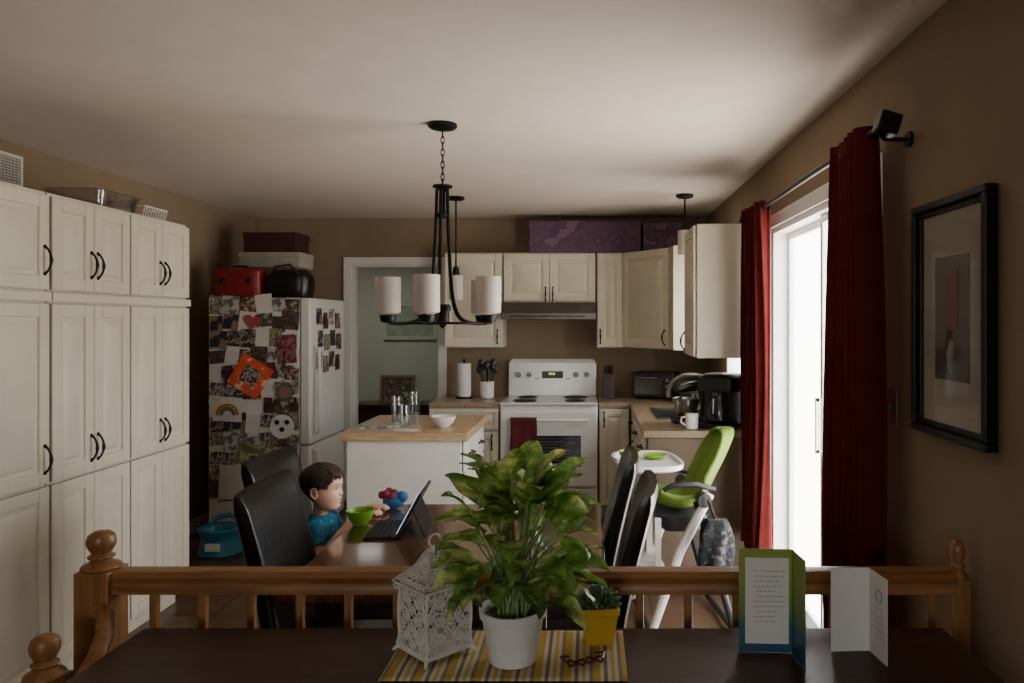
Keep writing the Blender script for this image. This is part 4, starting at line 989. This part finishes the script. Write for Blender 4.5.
# ---------------------------------------------------------------- curtains + rod
root=thing('curtain_rod',(.9,3.2,2.14),'dark metal curtain rod with square finials','curtain rod')
mk('rod',G().cyl((0,-.9,0),(0,1.12,0),.0125,n=14),M('pewter',(70,66,64),.35,metal=.9),parent=root)
for y in(-.93,1.13): mk('finial',G().box((0,y,0),(.065,.055,.065),rot=(0,.3,0)),m_black,parent=root,bevel=.006)
for y in(-.86,1.1): mk('bracket',G().tube([(0,y,-.012),(.02,y,-.03),(.09,y,-.03)],.007,8).cyl((.09,y,-.03),(.1,y,-.03),.025),m_black,parent=root)
def curtain(y0,y1,z0,z1,folds,seed,lb,mat,amp=.04,pinch=.12):
    q=random.Random(seed); ph=q.uniform(0,6)
    def f(u,v):
        z=z1+(z0-z1)*v
        yc=(y0+y1)/2; hw=(y1-y0)/2*(1-pinch*(1-v)**2)
        y=yc+(u-.5)*2*hw
        s=math.sin(u*folds*2*pi+ph+.5*math.sin(v*3)); s=math.copysign(abs(s)**.8,s)
        a=amp*(.75+.35*v)
        return (a*s+.01*math.sin(u*37+v*4)-.005, y+.012*math.sin(u*folds*4*pi+v*2),z)
    return mk('curtain',G().grid(f,140,26),mat,loc=(.9,0,0),solid=.003,smooth=80,label=lb,cat='curtain',group='patio door curtains')
curtain(2.34,2.78,.3,2.17,5,1,'wine red curtain gathered at near end of rod',m_curt2,pinch=.25,amp=.035)
curtain(3.85,4.27,.3,2.17,5,2,'wine red curtain gathered beside the kitchen cabinet',m_curt,amp=.042)
root=thing('framed_picture',(.997,2.04,1.55),'black framed print with wide cream mat','picture frame')
def fr(g,w,h,t,x0,x1):
    g.bb(x0,x1,-w,w,-h,-h+t).bb(x0,x1,-w,w,h-t,h).bb(x0,x1,-w,-w+t,-h+t,h-t).bb(x0,x1,w-t,w,-h+t,h-t); return g
mk('frame',fr(fr(G(),.212,.33,.022,-.035,0),.192,.31,.018,-.022,0),m_black,parent=root,bevel=.004,smooth=0)
mk('mat_board',G().bb(-.012,-.006,-.178,.178,-.296,.296),M('mat_cream',(150,142,128),.8),parent=root,smooth=0)
mk('print',G().bb(-.0145,-.012,-.095,.095,-.17,.17),M('dark_print',(38,32,30),.5,rgb2=(60,50,44),scale=12),parent=root,smooth=0)
mk('red_figure',G().bb(-.0165,-.0145,-.04,.03,-.03,.13).tube([(-.0155,-.0,-.03),(-.0155,.01,-.08)],.01,8),M('red_ink',(84,24,26),.6),parent=root,smooth=0)
mk('pale_figure',G().tube([(-.0155,.0,-.15),(-.0155,0,-.1),(-.0155,-.01,-.06)],[.006,.012,.008],8),M('pale_ink',(120,112,104),.6),parent=root)
mk('glazing',G().bb(-.019,-.018,-.178,.178,-.296,.296),glassmat('picture_glass',gloss=.05),parent=root,smooth=0)
def switch(loc,rz,lb,mat):
    r_=thing('light_switch',loc,lb,'light switch',rot=(0,0,rz))
    mk('plate',G().bb(-.036,.036,-.006,0,-.058,.058),mat,parent=r_,bevel=.003,smooth=0)
    mk('toggle',G().box((0,-.01,0),(.012,.014,.024),rot=(.3,0,0)),mat,parent=r_,bevel=.002,smooth=0)
switch((.999,2.47,1.26),-pi/2,'brown light switch plate beside the curtain',M('brown_switch',(70,58,48),.4))
switch((-2.899,4.32,1.33),pi/2,'white light switch plate beside the pantry',m_white)
root=thing('wall_vent',(-2.899,3.62,2.3),'white louvred wall vent above the cabinets','vent',rot=(0,0,pi/2))
mk('frame',G().bb(-.2,.2,-.012,0,-.08,-.065).bb(-.2,.2,-.012,0,.065,.08).bb(-.2,-.185,-.012,0,-.065,.065).bb(.185,.2,-.012,0,-.065,.065),m_white,parent=root,smooth=0)
g=G()
for i in range(9): g.box((0,-.006,-.056+.014*i),(.37,.012,.003),rot=(.6,0,0))
for i in range(17): g.box((-.176+.022*i,-.004,0),(.002,.006,.13))
mk('louvre',g,m_white,parent=root,smooth=0)
g=G(); rings=[sring(0,0,0,.12,.16,6),sring(0,0,.09,.14,.18,6),sring(0,0,.092,.15,.19,6),sring(0,0,.09,.135,.175,6),sring(0,0,.005,.115,.155,6)]
mk('plastic_container',g.loft(rings),glassmat('clear_plastic',(.8,.8,.82),.1),loc=(-2.42,3.66,2.071),label='clear plastic container on top of the pantry',cat='container')
root=thing('wire_basket',(-2.4,3.98,2.071),'small white wire basket on top of the pantry','basket')
g=G()
for i in range(10):
    y=-.1+.022*i; g.tube([(-.1,y,.07),(-.08,y,0.002),(.08,y,.002),(.1,y,.07)],.003,6)
g.tube([(-.1,-.1,.07),(.1,-.1,.07),(.1,.1,.07),(-.1,.1,.07),(-.1,-.1,.07)],.004,6)
mk('wires',g,m_white,parent=root)

# ---------------------------------------------------------------- lights
w=bpy.data.worlds.new('World'); bpy.context.scene.world=w; w.use_nodes=True
N=w.node_tree.nodes; L=w.node_tree.links; bg=N['Background']
tc=N.new('ShaderNodeTexCoord'); sx=N.new('ShaderNodeSeparateXYZ'); L.new(tc.outputs['Generated'],sx.inputs[0])
mr=N.new('ShaderNodeMapRange'); mr.inputs[1].default_value=-.15; mr.inputs[2].default_value=.15; L.new(sx.outputs[2],mr.inputs[0])
rp_=N.new('ShaderNodeValToRGB'); rp_.color_ramp.elements[0].color=(1.0,.93,.84,1); rp_.color_ramp.elements[1].color=(.84,.87,.90,1)
L.new(mr.outputs[0],rp_.inputs[0]); L.new(rp_.outputs[0],bg.inputs[0]); bg.inputs[1].default_value=14.5
def portal(loc,rot,sx,sy):
    l=bpy.data.lights.new('portal','AREA'); l.shape='RECTANGLE'; l.size=sx; l.size_y=sy; l.energy=1
    l.cycles.is_portal=True
    o=bpy.data.objects.new('daylight_portal',l); COL.objects.link(o); o.location=loc; o.rotation_euler=rot
portal((1.13,(YD+4.12)/2,1.03),(0,pi/2,0),2.0,4.12-YD-.04)
portal((1.13,5.15,1.55),(0,pi/2,0),.88,.66)
portal((-.5,-2.63,1.55),(pi/2,0,0),1.12,.94)
l=bpy.data.lights.new('hall_fill_light','AREA'); l.energy=14; l.size=.8; l.color=(1,.98,.92)  # added fill light for the room past the doorway, no fixture modelled
o=bpy.data.objects.new('hall_fill',l); COL.objects.link(o); o.location=(-2.6,7.6,2.4)

cam=bpy.data.cameras.new('camera'); co=bpy.data.objects.new('camera',cam); COL.objects.link(co)
co.location=(0,0,1.54); co.rotation_euler=(pi/2,0,0); cam.sensor_width=36; cam.lens=750/1024*36
cam.shift_x=-78/1024; cam.shift_y=-19.5/1024; cam.clip_start=.05
bpy.context.scene.camera=co
